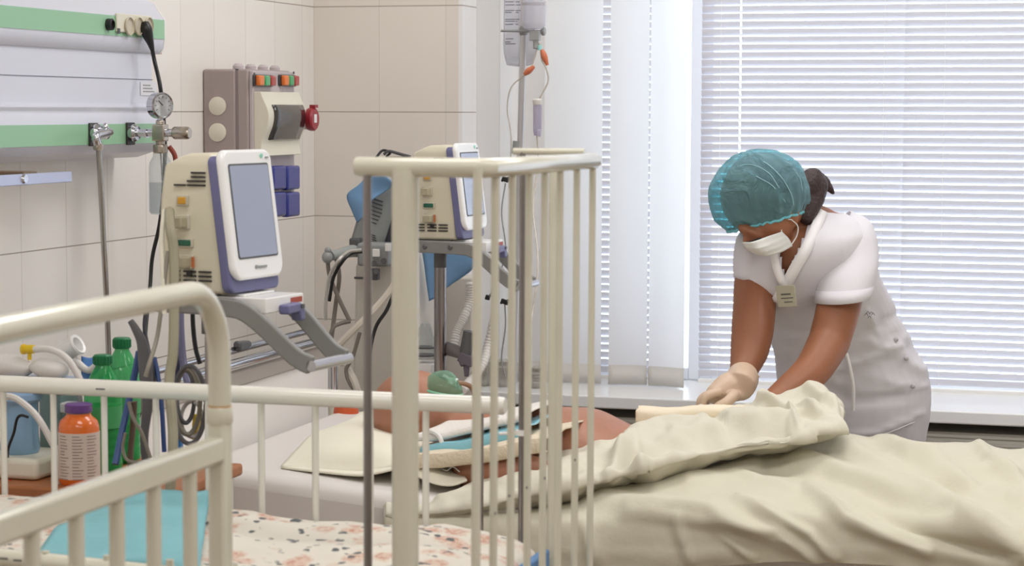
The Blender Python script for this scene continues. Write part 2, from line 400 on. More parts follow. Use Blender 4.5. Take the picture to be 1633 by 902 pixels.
# stickers
def stick(y0, y1, px0, px1, X, rgb, nm, par, rows=()):
    a = UX(px0, y1, X); b = UX(px1, y0, X)
    o = MB().bb(X, X+.0008, a.y, b.y, a.z, b.z).build(nm, mat('sticker %d %d %d' % rgb, rgb, .5), par)
    return a, b, o
stick(68, 78, 246, 258, WX+.098, (205, 180, 60), 'warning_sticker', con)
stick(78, 86, 244, 257, WX+.092, (185, 70, 80), 'warning_sticker', con)
a, b, _ = stick(131, 152, 224, 249, fl+.001, (222, 222, 228), 'rating_plate', con)
m = MB()
for k in range(3): m.bb(fl+.0018, fl+.0024, a.y+.012, b.y-.012-.01*k, a.z+.008+k*.007, a.z+.0105+k*.007)
m.build('rating_text', GREYP, con)
# gas outlets
DARKP = mat('dark outlet plate', (52, 50, 52), .4)
outs = []
for px in (148, 207):
    c = cy(px, 212)
    w_ = .031
    o = MB().bb(PX_+.001, PX_+.006, c.y-w_/2-.004, c.y+w_/2+.004, l1-.002, l0+.002).build('outlet_plate', DARKP, con, bevel=.002)
    MB().lathe([(.019, 0), (.020, .010), (.016, .016), (.010, .016), (.009, .006), (.0005, .006)], (PX_+.005, c.y, c.z), 24, Rx).build('outlet_ring', CHROME, o)
    outs.append(c)
# ---- hose probe with rigid chrome hose
c = outs[0]
t = thing('gas_hose', 'long grey hose hanging on a chrome probe from the first gas outlet', 'hose', (c.x, c.y, c.z))
q = Vector((PX_+.02, c.y, c.z)); e = UX(157, 232, PX_+.05)
MB().tube(crv([q, q+Vector((.02, .004, .002)), Vector((PX_+.048, e.y-.006, c.z-.006)), e], 6), [.010, .010]+[.009]*17, 14).lathe([(.013, 0), (.013, .018), (.008, .022)], (PX_+.02, c.y, c.z), 16, Rx).ell(q+Vector((.012, 0, .012)), (.008, .008, .010)).build('probe', CHROME, t)
MB().cyl(e+Vector((0, 0, .004)), e-Vector((0, 0, .010)), .0105).cyl(e+Vector((0, -.018, -.004)), e+Vector((0, .018, -.004)), .004).build('clamp', NICKEL, t)
pts = [e, UX(161, 300, PX_+.05), UX(166, 400, PX_+.04), UX(170, 480, PX_+.02), UX(173, 560, PX_), UX(178, 700, PX_)]
MB().tube(crv(pts, 8), .0062, 12).build('hose_sheath', mat('satin hose', (176, 174, 172), .2, 0.8), t)
# ---- flowmeter with gauge and humidifier bottle
c = outs[1]; XF = PX_+.075
v = UX(237, 212, XF); v.y = c.y+.004
t = thing('oxygen_regulator', 'chrome oxygen regulator with round gauge and clear humidifier bottle', 'regulator', (v.x, v.y, v.z))
MB().cyl((PX_+.014, c.y, c.z), (v.x-.012, v.y, v.z), .0085).cyl((PX_+.012, c.y, c.z), (PX_+.022, c.y, c.z), .016, 20).cyl((PX_+.040, c.y, c.z), (PX_+.046, c.y, c.z), .0115, 6).build('inlet', CHROME, t)
MB().box((v.x, v.y, v.z), (.030, .026, .038)).cyl(v-Vector((0, 0, .036)), v+Vector((0, 0, .028)), .011, 8).cyl(v-Vector((0, 0, .046)), v-Vector((0, 0, .026)), .0175, 8).build('valve_body', NICKEL, t, bevel=.003)
k0 = v+Vector((.014, 0, 0)); k1 = UX(283, 210, 1)  # axis of the knob: straight out from the wall
MB().cyl(k0, k0+Vector((.022, 0, 0)), .009).build('knob_stem', CHROME, t)
MB().tube([k0+Vector((.018, 0, 0)), k0+Vector((.022, 0, 0)), k0+Vector((.052, 0, 0)), k0+Vector((.058, 0, 0))], [.012, .0145, .0145, .012], 20).build('knob', NICKEL, t, label='ribbed metal knob')
gc = UX(237, 168, XF); gc = Vector((v.x, v.y, gc.z))
Rg = Matrix.Rotation(math.radians(-28), 3, 'Z') @ Rx
o = MB().lathe([(.0005, -.014), (.026, -.014), (.0295, -.011), (.0295, .010), (.027, .013), (.025, .010), (.0005, .010)], gc, 30, Rg).cyl(gc-Vector((0, 0, .028)), v+Vector((0, 0, .018)), .007).build('gauge', CHROME, t)
MB().lathe([(.0005, .0102), (.0245, .0102)], gc, 30, Rg).build('gauge_dial', mat('dial white', (226, 228, 230), .3), o)
nd = MB(); 
for k in range(-4, 5):
    an = math.radians(k*30); pa = Rg @ Vector((-.021*math.cos(an), .021*math.sin(an), .0106)); pb = Rg @ Vector((-.017*math.cos(an), .017*math.sin(an), .0106)); nd.cyl(gc+pa, gc+pb, .0006, 6)
nd.cyl(gc+Rg @ Vector((0, 0, .011)), gc+Rg @ Vector((-.011, -.012, .011)), .0009, 6)
nd.build('gauge_needle', BLACK, o)
# bottle
bt = v-Vector((0, 0, .040)); bb_ = UX(240, 343, XF).z
h = bt.z-bb_
CLR = glassy('clear plastic', (225, 232, 235), 0.12, .06)
MB().lathe([(.013, 0), (.0165, -.006), (.0165, -.012), (.0245, -.026), (.0262, -.04), (.0262, -h+.006), (.023, -h), (.0005, -h)], bt, 28).build('humidifier_bottle', CLR, t)
MB().lathe([(.0005, -h*.50), (.0255, -h*.50), (.0255, -h+.007), (.022, -h+.002), (.0005, -h+.002)], bt, 28).build('water', glassy('water', (200, 210, 216), .08, .02), t)
MB().cyl(bt, bt+Vector((.006, .004, -h+.02)), .0018, 8).build('dip_tube', GREYP, t)
m = MB()
for k in range(6): m.tube([bt+Vector((.0266*math.cos(a_), .0266*math.sin(a_), -.05-k*.013)) for a_ in [-1.1+j*.12 for j in range(6)]], .0005, 4)
m.build('level_marks', GREYD, t)
cable('red_tube', [v+Vector((.015, .012, -.03)), v+Vector((.026, .018, -.05)), v+Vector((.028, .02, -.075))], .0055, mat('red brown tube', (140, 62, 48), .4), parent=t)
# ---- power plug and cord
c = cy(233, 44)
t = thing('power_cord', 'black power cord plugged into the third console socket', 'cord', (c.x, c.y, c.z))
p0 = Vector((PX_+.012, c.y, c.z))
MB().tube(crv([UX(231, 36, PX_+.012), UX(233, 46, PX_+.016), UX(236, 57, PX_+.018), UX(240, 69, PX_+.020), UX(243, 80, PX_+.020)], 5), crs([.009, .0135, .012, .008, .005], 5), 16).build('plug', BLACK, t)
dk = [UX(243, 80, PX_+.020), UX(247, 100, PX_+.025), UX(255, 135, PX_+.05), UX(260, 180, PX_+.05), UX(263, 230, PX_+.05), UX(261, 300, PX_+.02), UX(254, 360, PX_+.0), UX(243, 410, PX_-.02), UX(239, 460, PX_-.02), UX(231, 540, PX_), UX(226, 640, PX_), UX(230, 760, PX_)]
MB().tube(crv(dk, 10), .0048, 10).build('cord', BLACK, t)
# ---- instrument rail
RAIL = mat('anodised rail', (190, 196, 222), .3, .35)
XR = WX+.17
a = UX(108, 282, XR)
t = thing('instrument_rail', 'short flat aluminium rail with a round screw under the console', 'rail', (WX, a.y-.1, a.z))
z0r, z1r = UX(108, 290, XR).z, UX(108, 273, XR).z
MB().bb(XR, XR+.01, 3.2, a.y, z0r, z1r).build('rail_bar', RAIL, t, bevel=.0015)
s_ = UX(38, 285, XR+.01)
MB().lathe([(.0005, .005), (.008, .005), (.010, 0)], (XR+.01, s_.y, s_.z), 20, Rx).build('screw', CHROME, t)
bq = UX(28, 268, XR-.03)
MB().bb(WX+.001, XR, bq.y-.03, bq.y+.025, z1r-.012, z1r+.004).build('bracket', mat('brown bracket', (120, 100, 82), .5), t, bevel=.002)

# ================================================================== ELECTRICAL BOX
BOXM = mat('mauve grey plastic', (166, 152, 150), .45); BOXL = mat('light mauve plastic', (190, 180, 182), .45)
n0 = UX(323, 160, WX); XB = UY(396, 160, n0.y).x; XBF = XB+.012
yN = n0.y; yF = UX(470, 180, XBF).y
zT = UX(323, 110, WX).z; zB = UX(445, 347, XBF).z
eb = thing('electrical_box', 'mauve grey wall box with breaker window and indicator lamps', 'electrical box', (WX, (yN+yF)/2, zB))
MB().bb(WX+.001, XB-.035, yN, yF, zB, zT).build('back_shell', BOXM, eb, bevel=.006)
MB().bb(XB-.030, XB, yN, yF, zB, zT).build('front_shell', BOXM, eb, bevel=.005)
MB().bb(XB, XBF, yN+.004, yF-.002, zB+.003, zT-.004).build('front_plate', BOXL, eb, bevel=.003)
m = MB().bb(XB-.036, XB-.029, yN+.002, yF-.002, zB+.002, zT-.002); m.build('seam', mat('mauve seam', (140, 128, 128), .5), eb)
for y_ in (169, 211):
    p = UY(347, y_, yN)
    MB().lathe([(.0005, .006), (.018, .005), (.0235, .003), (.0235, 0)], (p.x, yN, p.z), 26, Matrix.Rotation(math.radians(90), 3, 'X')).build('knockout_plug', CREAMP, eb)
for k in range(4):
    MB().lathe([(.014, 0), (.014, .008), (.009, .014), (.0005, .015)], (WX+.09, yN+.02+(yF-yN-.04)*k/3, zT), 16).build('cable_gland', BOXL, eb)
OR = mat('orange lens', (226, 116, 40), .25, coat=.5); GR = mat('green lens', (60, 160, 100), .25, coat=.5); RD = mat('red lens', (168, 48, 48), .25, coat=.5)
def fy(px, y, X=None): return UX(px, y, X or XBF)
for a_, b_ in ((402, 433), (443, 470)):
    A = fy(a_, 128); B = fy(b_, 128); dy = (B.y-A.y)
    hz = .015
    o = MB().bb(XBF, XBF+.006, A.y, B.y, A.z-hz, A.z+hz).build('indicator_lamps', DARKP, eb, bevel=.003)
    for k, mm in enumerate((OR, GR, RD)):
        yc_ = A.y+dy*(.2+.3*k)
        MB().box((XBF+.011, yc_, A.z), (.014, dy*.25, hz*1.75)).build('lens', mm, o, bevel=.004, label=['orange lens', 'green lens', 'red lens'][k])
# breaker cover: cream S-curved shell with dark visor
A = fy(404, 150); B = fy(466, 150)
zt_, zb_ = fy(404, 146).z, fy(404, 249).z
H = zt_-zb_
out = [(0, 0), (0, 1), (.020, 1), (.024, .92), (.032, .82), (.040, .70), (.041, .58), (.037, .46), (.029, .34), (.022, .22), (.021, .12), (.025, 0)]
ol = crv([(XBF+x, 0, zb_+H*z) for x, z in out[2:]], 4)
ol = [Vector((XBF, 0, zb_)), Vector((XBF, 0, zt_))]+ol
o = MB().prism(ol, (0, A.y+.002, 0), (0, B.y, 0)).build('breaker_cover', CREAMP, eb, bevel=.002)
# visor follows the curve
vis = crv([(XBF+x+.003, 0, zb_+H*z) for x, z in [(.0335, .80), (.040, .70), (.041, .58), (.037, .46), (.029, .34), (.0235, .25)]], 5)
d = B.y-A.y
P = [[Vector((p.x+.002*math.sin(math.pi*k/6), A.y+d*(.14+.80*k/6), p.z)) for k in range(7)] for p in vis]
MB().grid(P).build('visor', mat('smoked visor', (58, 56, 54), .12, coat=.6), o, solid=.003)
# red industrial socket on the side
p = fy(468, 190, XBF+.02)
o = MB().tube([Vector((XBF-.01, yF-.02, p.z)), Vector((XBF+.02, yF-.008, p.z)), Vector((XBF+.045, yF+.0, p.z))], [.024, .026, .028], 20).build('industrial_socket', BOXL, eb)
rr = Rx
o2 = MB().lathe([(.029, -.006), (.031, 0), (.031, .010), (.027, .014), (.0005, .015)], (XBF+.045, yF+.0, p.z), 26, rr).box((XBF+.052, yF+.006, p.z+.034), (.016, .022, .008)).build('socket_cap', mat('crimson socket', (150, 36, 48), .35), o)
MB().box((XBF+.0605, yF-.004, p.z+.002), (.002, .016, .022)).build('socket_label', WHITEP, o2)
# blue sockets
BL = mat('blue socket lid', (48, 56, 138), .3, coat=.3)
for (x0, x1) in ((424, 445), (447, 467)):
    for (y0, y1) in ((264, 302), (306, 345)):
        a_ = fy(x0, y1); b_ = fy(x1, y0)
        zz0, zz1 = fy((x0+x1)/2, y1).z, fy((x0+x1)/2, y0).z
        MB().bb(XBF, XBF+.022, a_.y+.001, b_.y-.001, zz0, zz1).build('blue_socket', BL, eb, bevel=.006)
m = MB()
for (px, y) in ((405, 118), (468, 116)): q = fy(px, y); m.lathe([(.0005, .002), (.0035, .002), (.0035, 0)], (XBF, q.y, q.z), 10, Rx)
m.build('cover_screws', GREYD, eb)
# ================================================================== MONITORS ON STANDS
MONC = mat('monitor cream', (216, 209, 188), .42); MONW = mat('monitor white bezel', (240, 240, 240), .22, coat=.3)
SCR = mat('unlit monitor screen', (150, 160, 186), .12, coat=.8, spec=.7)
SLOTM = mat('vent slot black', (44, 42, 40), .6)
TRAYG = mat('tray grey', (130, 130, 127), .4)
def rot(o): return o
def monitor(loc, phi, k, label, group=None):
    """portrait patient monitor; local -y is the screen side, origin below its bottom centre"""
    t = thing('patient_monitor', label, 'monitor', loc, phi, group)
    t.scale = (k, k, k); WM[t.name] = WM[t.name] @ Matrix.Scale(k, 4)
    W, D, H = .160, .128, .235
    # front plane: bottom further forward than the top
    def yf(z): return -.072-.030*(1-z/H)
    hw = W/2
    # cream body shell
    def ringz(z, w0, w1, yb, yfr): return [(-w0, yb, z), (w0, yb, z), (w1, yfr, z), (-w1, yfr, z)]
    m = MB(); vs = []; 
    secs = [(0.0, .070, .070, .052, yf(0)+.030), (.06, .072, .072, .055, yf(.06)+.022), (.16, .070, .073, .052, yf(.16)+.020), (.215, .066, .072, .046, yf(.215)+.020), (H-.006, .058, .070, .020, yf(H)+.022), (H, .050, .062, .005, yf(H)+.026)]
    for s in secs: vs += ringz(*s)
    fs = [(i*4+j, i*4+(j+1) % 4, i*4+4+(j+1) % 4, i*4+4+j) for i in range(len(secs)-1) for j in range(4)]+[(3, 2, 1, 0), tuple(range(len(vs)-4, len(vs)))]
    m.add(vs, fs); body = m.build('body', MONC, t, local=True, bevel=.006, angle=60)
    # violet band behind the bezel
    def slab(w, z0, z1, y0, y1, rc, inset=0, n=6, wb=None, chin=0):
        o = []
        for (cx, cz, a0) in ((w-rc, z1-rc, 0), (-w+rc, z1-rc, 90), (-w+rc, z0+rc, 180), (w-rc, z0+rc, 270)):
            for k_ in range(n+1):
                a = math.radians(a0+90*k_/n); x = cx+rc*math.cos(a); z = cz+rc*math.sin(a); o.append((x, z))
        o2 = []
        for x, z in o:
            if chin and z < z0+.012: z -= chin*max(0, 1-(x/w)**2)
            o2.append((x, z))
        nn = len(o2)
        V = [(x, yf(z)+y0, z) for x, z in o2]+[(x, yf(z)+y1, z) for x, z in o2]
        return V, [tuple(range(nn))[::-1], tuple(range(nn, 2*nn))]+[(i, (i+1) % nn, nn+(i+1) % nn, nn+i) for i in range(nn)]
    V, Fc = slab(.079, .002, H-.004, .008, .027, .014); MB().add(V, Fc).build('side_band', PURPLE, t, local=True, bevel=.004, angle=50)
    V, Fc = slab(.080, .028, H+.006, -.004, .010, .020, chin=.010); o = MB().add(V, Fc).build('bezel', MONW, t, local=True, bevel=.005, angle=50)
    V, Fc = slab(.061, .062, H-.020, -.0056, -.003, .004); MB().add(V, Fc).build('screen', SCR, o, local=True)
    V, Fc = slab(.064, .059, H-.017, -.0048, -.003, .005); MB().add(V, Fc).build('screen_frame', GREYD, o, local=True)
    # small maker's mark and a key row on the chin
    m = MB()
    m.box((-.012, yf(.044)-.0052, .044), (.006, .002, .006)); m.box((.008, yf(.043)-.0052, .0435), (.026, .002, .004))
    m.box((.062, yf(H-.008)-.0052, H-.008), (.008, .002, .003))
    m.build('maker_mark', GREYP, o, local=True)
    MB().lathe([(.0005, .002), (.004, .002), (.004, 0)], (.045, yf(H-.004)-.004, H-.005), 12, Matrix.Rotation(math.radians(90), 3, 'X')).build('alarm_light', mat('pale green lamp', (150, 215, 190), .3), o, local=True)
    # the side seen by the camera is local -x
    XS = -.0735
    m = MB()
    for k_, (y0, y1, z) in enumerate([(-.040, -.012, .203), (-.040, -.012, .196), (-.040, -.004, .189), (-.040, -.004, .182), (-.0, .022, .182)]):
        m.bb(XS-.0005, XS+.006, y0, y1, z-.0014, z+.0014)
    for k_ in range(3):
        z = .022+k_*.0075
        for (y0, y1) in ((-.050, -.026), (-.020, .004), (.012, .030)): m.bb(XS-.0015, XS+.006, y0, y1, z-.0014, z+.0014)
    m.build('vent_slots', SLOTM, t, local=True)
    def sock(y, z, w, h, mt, nm, lab=None, depth=.006):
        f = MB().bb(XS-.004, XS+.004, y-w/2-.003, y+w/2+.003, z-h/2-.003, z+h/2+.003).build('socket_frame', mat('socket frame grey', (190, 184, 166), .5), t, local=True, bevel=.002)
        MB().bb(XS-.004-depth, XS, y-w/2, y+w/2, z-h/2, z+h/2).build(nm, mt, f, local=True, bevel=.002, label=lab)
    sock(.004, .156, .016, .012, mat('amber connector', (205, 150, 40), .35), 'connector', 'amber connector', .002)
    sock(.000, .085, .026, .010, mat('green connector', (30, 92, 70), .35), 'connector', 'green connector', .002)
    PL = mat('plug beige grey', (172, 164, 140), .45)
    sock(.004, .120, .020, .018, PL, 'cable_plug', None, .018)
    sock(-.002, .053, .022, .018, PL, 'cable_plug', None, .018)
    MB().bb(XS-.0045, XS, -.018, -.0142, .044, .062).build('plug_ring', mat('orange ring', (190, 110, 70), .4), t, local=True)
    MB().lathe([(.0005, .003), (.005, .003), (.005, 0)], (XS-.003, -.010, .034), 12, Matrix.Rotation(math.radians(-90), 3, 'Y')).build('round_socket', BLACK, t, local=True)
    return t
def stand(loc, phi, k, label, group=None, zpole=1.1):
    """tray with a long sloping handle on a pole with a castor base; origin on the floor below the monitor"""
    zt = loc[2]
    t = thing('monitor_stand', label, 'stand', (loc[0], loc[1], 0), phi, group)
    WM[t.name] = Matrix.Translation((loc[0], loc[1], 0)) @ Matrix.Rotation(phi, 4, 'Z')
    K = Matrix.Scale(k, 3)
    def q(x, y, z): return (x*k, y*k, zt+z*k)
    B = lambda m, x0, x1, y0, y1, z0, z1: m.bb(x0*k, x1*k, y0*k, y1*k, zt+z0*k, zt+z1*k)
    o = B(B(MB(), -.062, .062, -.150, .060, -.030, -.004), -.050, .050, -.100, .04, -.004, 0).build('tray', WHITEP, t, local=True, bevel=.003)
    B(MB(), -.060, .060, -.055, .06, -.006, .0008).build('tray_plate', TRAYG, o, local=True)
    B(MB(), .018, .056, -.1508, -.149, -.018, -.009).build('warning_label', mat('brick label', (170, 76, 58), .5), o, local=True)
    # arms of the handle: side plates level, then sloping down, joined by a cross bar
    for sx, xin, nm in ((-1, .074, 0), (1, .070, 1)):
        path = [(.075, -.018), (.0, -.018), (-.080, -.020), (-.115, -.026), (-.150, -.050), (-.205, -.098), (-.235, -.112)]
        c_ = crv([(p[0], p[1], 0) for p in path], 6); n = len(c_); m = MB(); V = []
        for i, p in enumerate(c_):
            a = c_[max(0, i-1)]; b = c_[min(n-1, i+1)]; tdir = (b-a).normalized(); nrm = Vector((-tdir.y, tdir.x, 0)); hh = .0155 if p.x < .06 else .0145
            x0 = sx*(xin - (.020*max(0, min(1, (-p.x-.10)/.12)))); x1 = x0+sx*.012
            for (xx, s) in ((x0, 1), (x1, 1), (x1, -1), (x0, -1)):
                pt = p+nrm*hh*s; V.append(q(xx, pt.x, pt.y))
        fs = [(i*4+j, i*4+(j+1) % 4, i*4+4+(j+1) % 4, i*4+4+j) for i in range(n-1) for j in range(4)]+[(3, 2, 1, 0), tuple(range(len(V)-4, len(V)))]
        m.add(V, fs); a_ = m.build('handle_arm', TRAYG, t, local=True, bevel=.003, angle=50)
        m = MB()
        for yb in (-.062, .006):
            m.lathe([(.0005, .003), (.0045, .003), (.0065, .0)], q(sx*.087, yb, -.018), 14, Matrix.Rotation(math.radians(90*sx), 3, 'Y'))
        m.build('bolts', GREYD, a_, local=True)
    MB().tube([Vector(q(-.066, -.237, -.112)), Vector(q(.064, -.237, -.112))], .0095*k, 14).build('handle_bar', mat('brushed handle bar', (190, 190, 194), .25, .8), t, local=True)
    lp = MB(); B(lp, -.020, .018, -.165, -.150, -.034, -.018); lp.prism([Vector(q(x, -.166, z)) for x, z in ((-.022, -.018), (.018, -.016), (.032, -.022), (.036, -.046), (.020, -.048), (.016, -.032), (-.022, -.034))], Vector((0, -.004, 0)), Vector((0, .016, 0)))
    l_ = lp.build('latch', PURPLE, t, local=True, bevel=.003)
    B(MB(), .018, .028, -.172, -.160, -.026, -.019).build('latch_slot', GREYD, l_, local=True)
    MB().cyl((0, -.002*k, .12), (0, -.002*k, zt-.03*k), .0105*k*(1.5 if k < 1 else 1), 18).build('pole', DCHROME, t, local=True)
    MB().lathe([(.016, 0), (.016, .04), (.012, .045)], (0, -.002*k, zt-.075*k), 18).build('pole_collar', GREYD, t, local=True)
    for i in range(5):
        a = 2*math.pi*i/5+.3; r_ = .20
        lg = MB().tube([Vector((0, -.002*k, .125)), Vector((r_*math.cos(a), -.002*k+r_*math.sin(a), .085))], [.02, .014], 10).build('leg', GREYP, t, local=True)
        c_ = Vector((r_*math.cos(a), -.002*k+r_*math.sin(a), .035))
        MB().cyl(c_+Vector((-math.sin(a)*.012, math.cos(a)*.012, 0)), c_-Vector((-math.sin(a)*.012, math.cos(a)*.012, 0)), .035, 18).cyl(c_, c_+Vector((0, 0, .05)), .007, 8).build('castor', BLACK, lg, local=True)
    return t
# nearest monitor
D1 = 3.66
k1 = 1.0
pm = UD(334, 462, D1)
PH1 = math.radians(82)
M1 = (pm.x, pm.y, pm.z)
monitor(M1, PH1, k1, 'cream patient monitor with blank grey screen in front of the electrical box')
stand(M1, PH1, k1, 'grey monitor stand with sloping handle, nearer the bedside table')
D2 = 5.30
p2 = UD(701, 379, D2)
monitor((p2.x, p2.y, p2.z), math.radians(87), .98, 'cream patient monitor behind the tall cot rail at the wall corner')
stand((p2.x, p2.y, p2.z), math.radians(87), .98, 'grey monitor stand beyond the adult bed at the wall corner')
for n_ in [(258, 255), (345, 240), (440, 250), (262, 455), (372, 455), (438, 440)]: pass
# ================================================================== THE TALL COT (floral mattress)
XE = -.784; YN, YF = 2.55, 3.12
cot = thing('hospital_cot', 'cream tubular cot with tall barred end, floral mattress inside', 'cot', (-1.4, 2.84, 0))
rT = .0125
n0_ = UY(568, 265, YN); nc_ = UY(776, 268, YN); XE = nc_.x
fc_ = UX(950, 256, XE)
YF_ = fc_.y
st0 = UY(819, 241, YF_+.01)
MB().tube([n0_, n0_+Vector((.004, 0, 0)), nc_-Vector((.012, 0, 0)), nc_+Vector((0, .010, 0)), fc_-Vector((0, .012, 0)), fc_+Vector((-.008, .002, .001))], [rT*.9, rT, rT, rT, rT*.95, rT*.9], 20).build('end_top_rail', ENAMEL, cot)
MB().tube([st0, Vector((fc_.x-.02, YF_+.01, st0.z))], .005, 12).build('far_top_bar', ENAMEL, cot)
# near and far corner posts
pn = UY(646, 300, YN); pf = UY(886, 300, YF_)
MB().tube([Vector((pn.x, pn.y, .04)), Vector((pn.x, pn.y, n0_.z-.004))], .0172, 22).build('post', ENAMEL, cot)
MB().tube([Vector((pf.x, pf.y, .04)), Vector((pf.x, pf.y, fc_.z-.006))], .0100, 18).build('post', ENAMEL, cot)
# bars of the tall end
for px in (762, 790, 817.5, 844, 869, 893.5, 920, 945):
    a = UX(px, 300, XE); b = UX(px-5, 900, XE); b = Vector((XE, b.y, .62))
    tt = (b.y-a.y)
    zt_ = nc_.z+(fc_.z-nc_.z)*((a.y-YN)/(YF_-YN))
    MB().tube([Vector((XE, a.y, zt_)), Vector((XE, a.y+tt*.9, .62))], .0052 if px > 763 else .0060, 12).build('end_bar', ENAMEL, cot)
MB().tube([Vector((XE, YN, .62)), Vector((XE, YF_, .62))], rT, 16).build('end_bottom_rail', ENAMEL, cot)
# chrome guide rods for the sliding sides
for px, Y_, r_, zt_ in ((586, YN, .0055, n0_.z-.01), (832.5, YF_+.01, .0048, st0.z)):
    p = UY(px, 500, Y_); MB().cyl((p.x, p.y, .45), (p.x, p.y, zt_), r_, 14).build('guide_rod', DCHROME, cot)
p = UY(767, 700, YF_); zz = UY(767, 655, YF_).z
MB().cyl((p.x, p.y, .45), (p.x, p.y, zz), .0042, 12).build('guide_rod', DCHROME, cot)
# far sliding side, lowered
zr = UY(400, 629, YF_).z; xr = UY(806, 640, YF_).x; XL = -2.10
MB().tube([Vector((XL, YF_, zr)), Vector((xr-.004, YF_, zr)), Vector((xr, YF_, zr))], [.0138, .0138, .0115], 18).build('far_side_rail', ENAMEL2, cot)
zl = .80
px0 = 417; 
x_ = UY(417, 700, YF_).x; dx = UY(503, 700, YF_).x-x_
for i in range(-5, 5):
    xx = x_+i*dx
    if i == 4: continue
    MB().cyl((xx, YF_, zl), (xx, YF_, zr), .0055 if i > -2 else .0052, 12).build('side_bar', ENAMEL2, cot)
MB().cyl((XL, YF_, zl), (xr, YF_, zl), .011, 14).build('far_side_rail', ENAMEL2, cot)
q_ = UY(831, 690, YF_+.005)
MB().lathe([(.006, -.004), (.010, -.004), (.010, .004), (.006, .004)], (q_.x, YF_+.01, q_.z), 16).tube([Vector((q_.x, YF_+.01, q_.z)), Vector((xr-.01, YF_, q_.z-.002))], .0025, 8).build('slide_bracket', WHITEP, cot)
sc_ = UY(160, 620, YF_-.014)
# chip in the paint of the far rail
MB().tube([sc_+Vector((-.008, 0, 0)), sc_+Vector((.008, 0, 0))], .0012, 6).build('paint_chip', GREYD, cot)
# near sliding side, lowered
zn = UY(150, 888, YN).z+.004
xn1 = n0_.x-.01
MB().tube([Vector((XL, YN, zn+.008)), Vector((xn1, YN, zn-.030))], .0125, 18).build('near_side_rail', ENAMEL, cot)
for i in range(14):
    xx = -2.05+i*dx
    if xx < xn1-.02: MB().cyl((xx, YN, .58), (xx, YN, zn), .0055, 10).build('side_bar', ENAMEL, cot)
MB().tube([Vector((XL, YN, .58)), Vector((xn1, YN, .58))], .0125, 14).build('near_side_rail', ENAMEL, cot)
m = MB()
for px, y_ in ((6, 890), (28, 893), (50, 862)): c_ = UY(px, y_, YN-.0125); m.tube([c_+Vector((-.006, 0, 0)), c_+Vector((.006, 0, 0))], .0013, 6)
m.build('paint_chips', GREYD, cot)
# bed deck of the cot
MB().bb(XL, XE-.03, YN+.02, YF_-.02, .70, .715).build('deck', GREYP, cot)
for y_ in (YN, YF_):
    MB().cyl((XL+.01, y_, .04), (XL+.01, y_, 1.15), .0125, 14).build('post', ENAMEL, cot)
MB().tube([Vector((XL+.01, YN, 1.15)), Vector((XL+.01, YF_, 1.15))], .0125, 14).build('foot_rail', ENAMEL, cot)
for (x, y) in ((XL+.01, YN), (XL+.01, YF_), (pn.x, pn.y), (pf.x, pf.y)):
    MB().cyl((x-.012, y, .03), (x+.012, y, .03), .03, 16).build('castor', BLACK, cot)
# small chips on the bars
m = MB()
for px, y_ in ((812, 790), (840, 777), (869, 762), (917, 733), (790, 818)):
    c_ = UX(px, y_, XE+.006); m.ell(c_, (.0012, .0025, .002))
m.build('bar_chips', GREYD, cot)
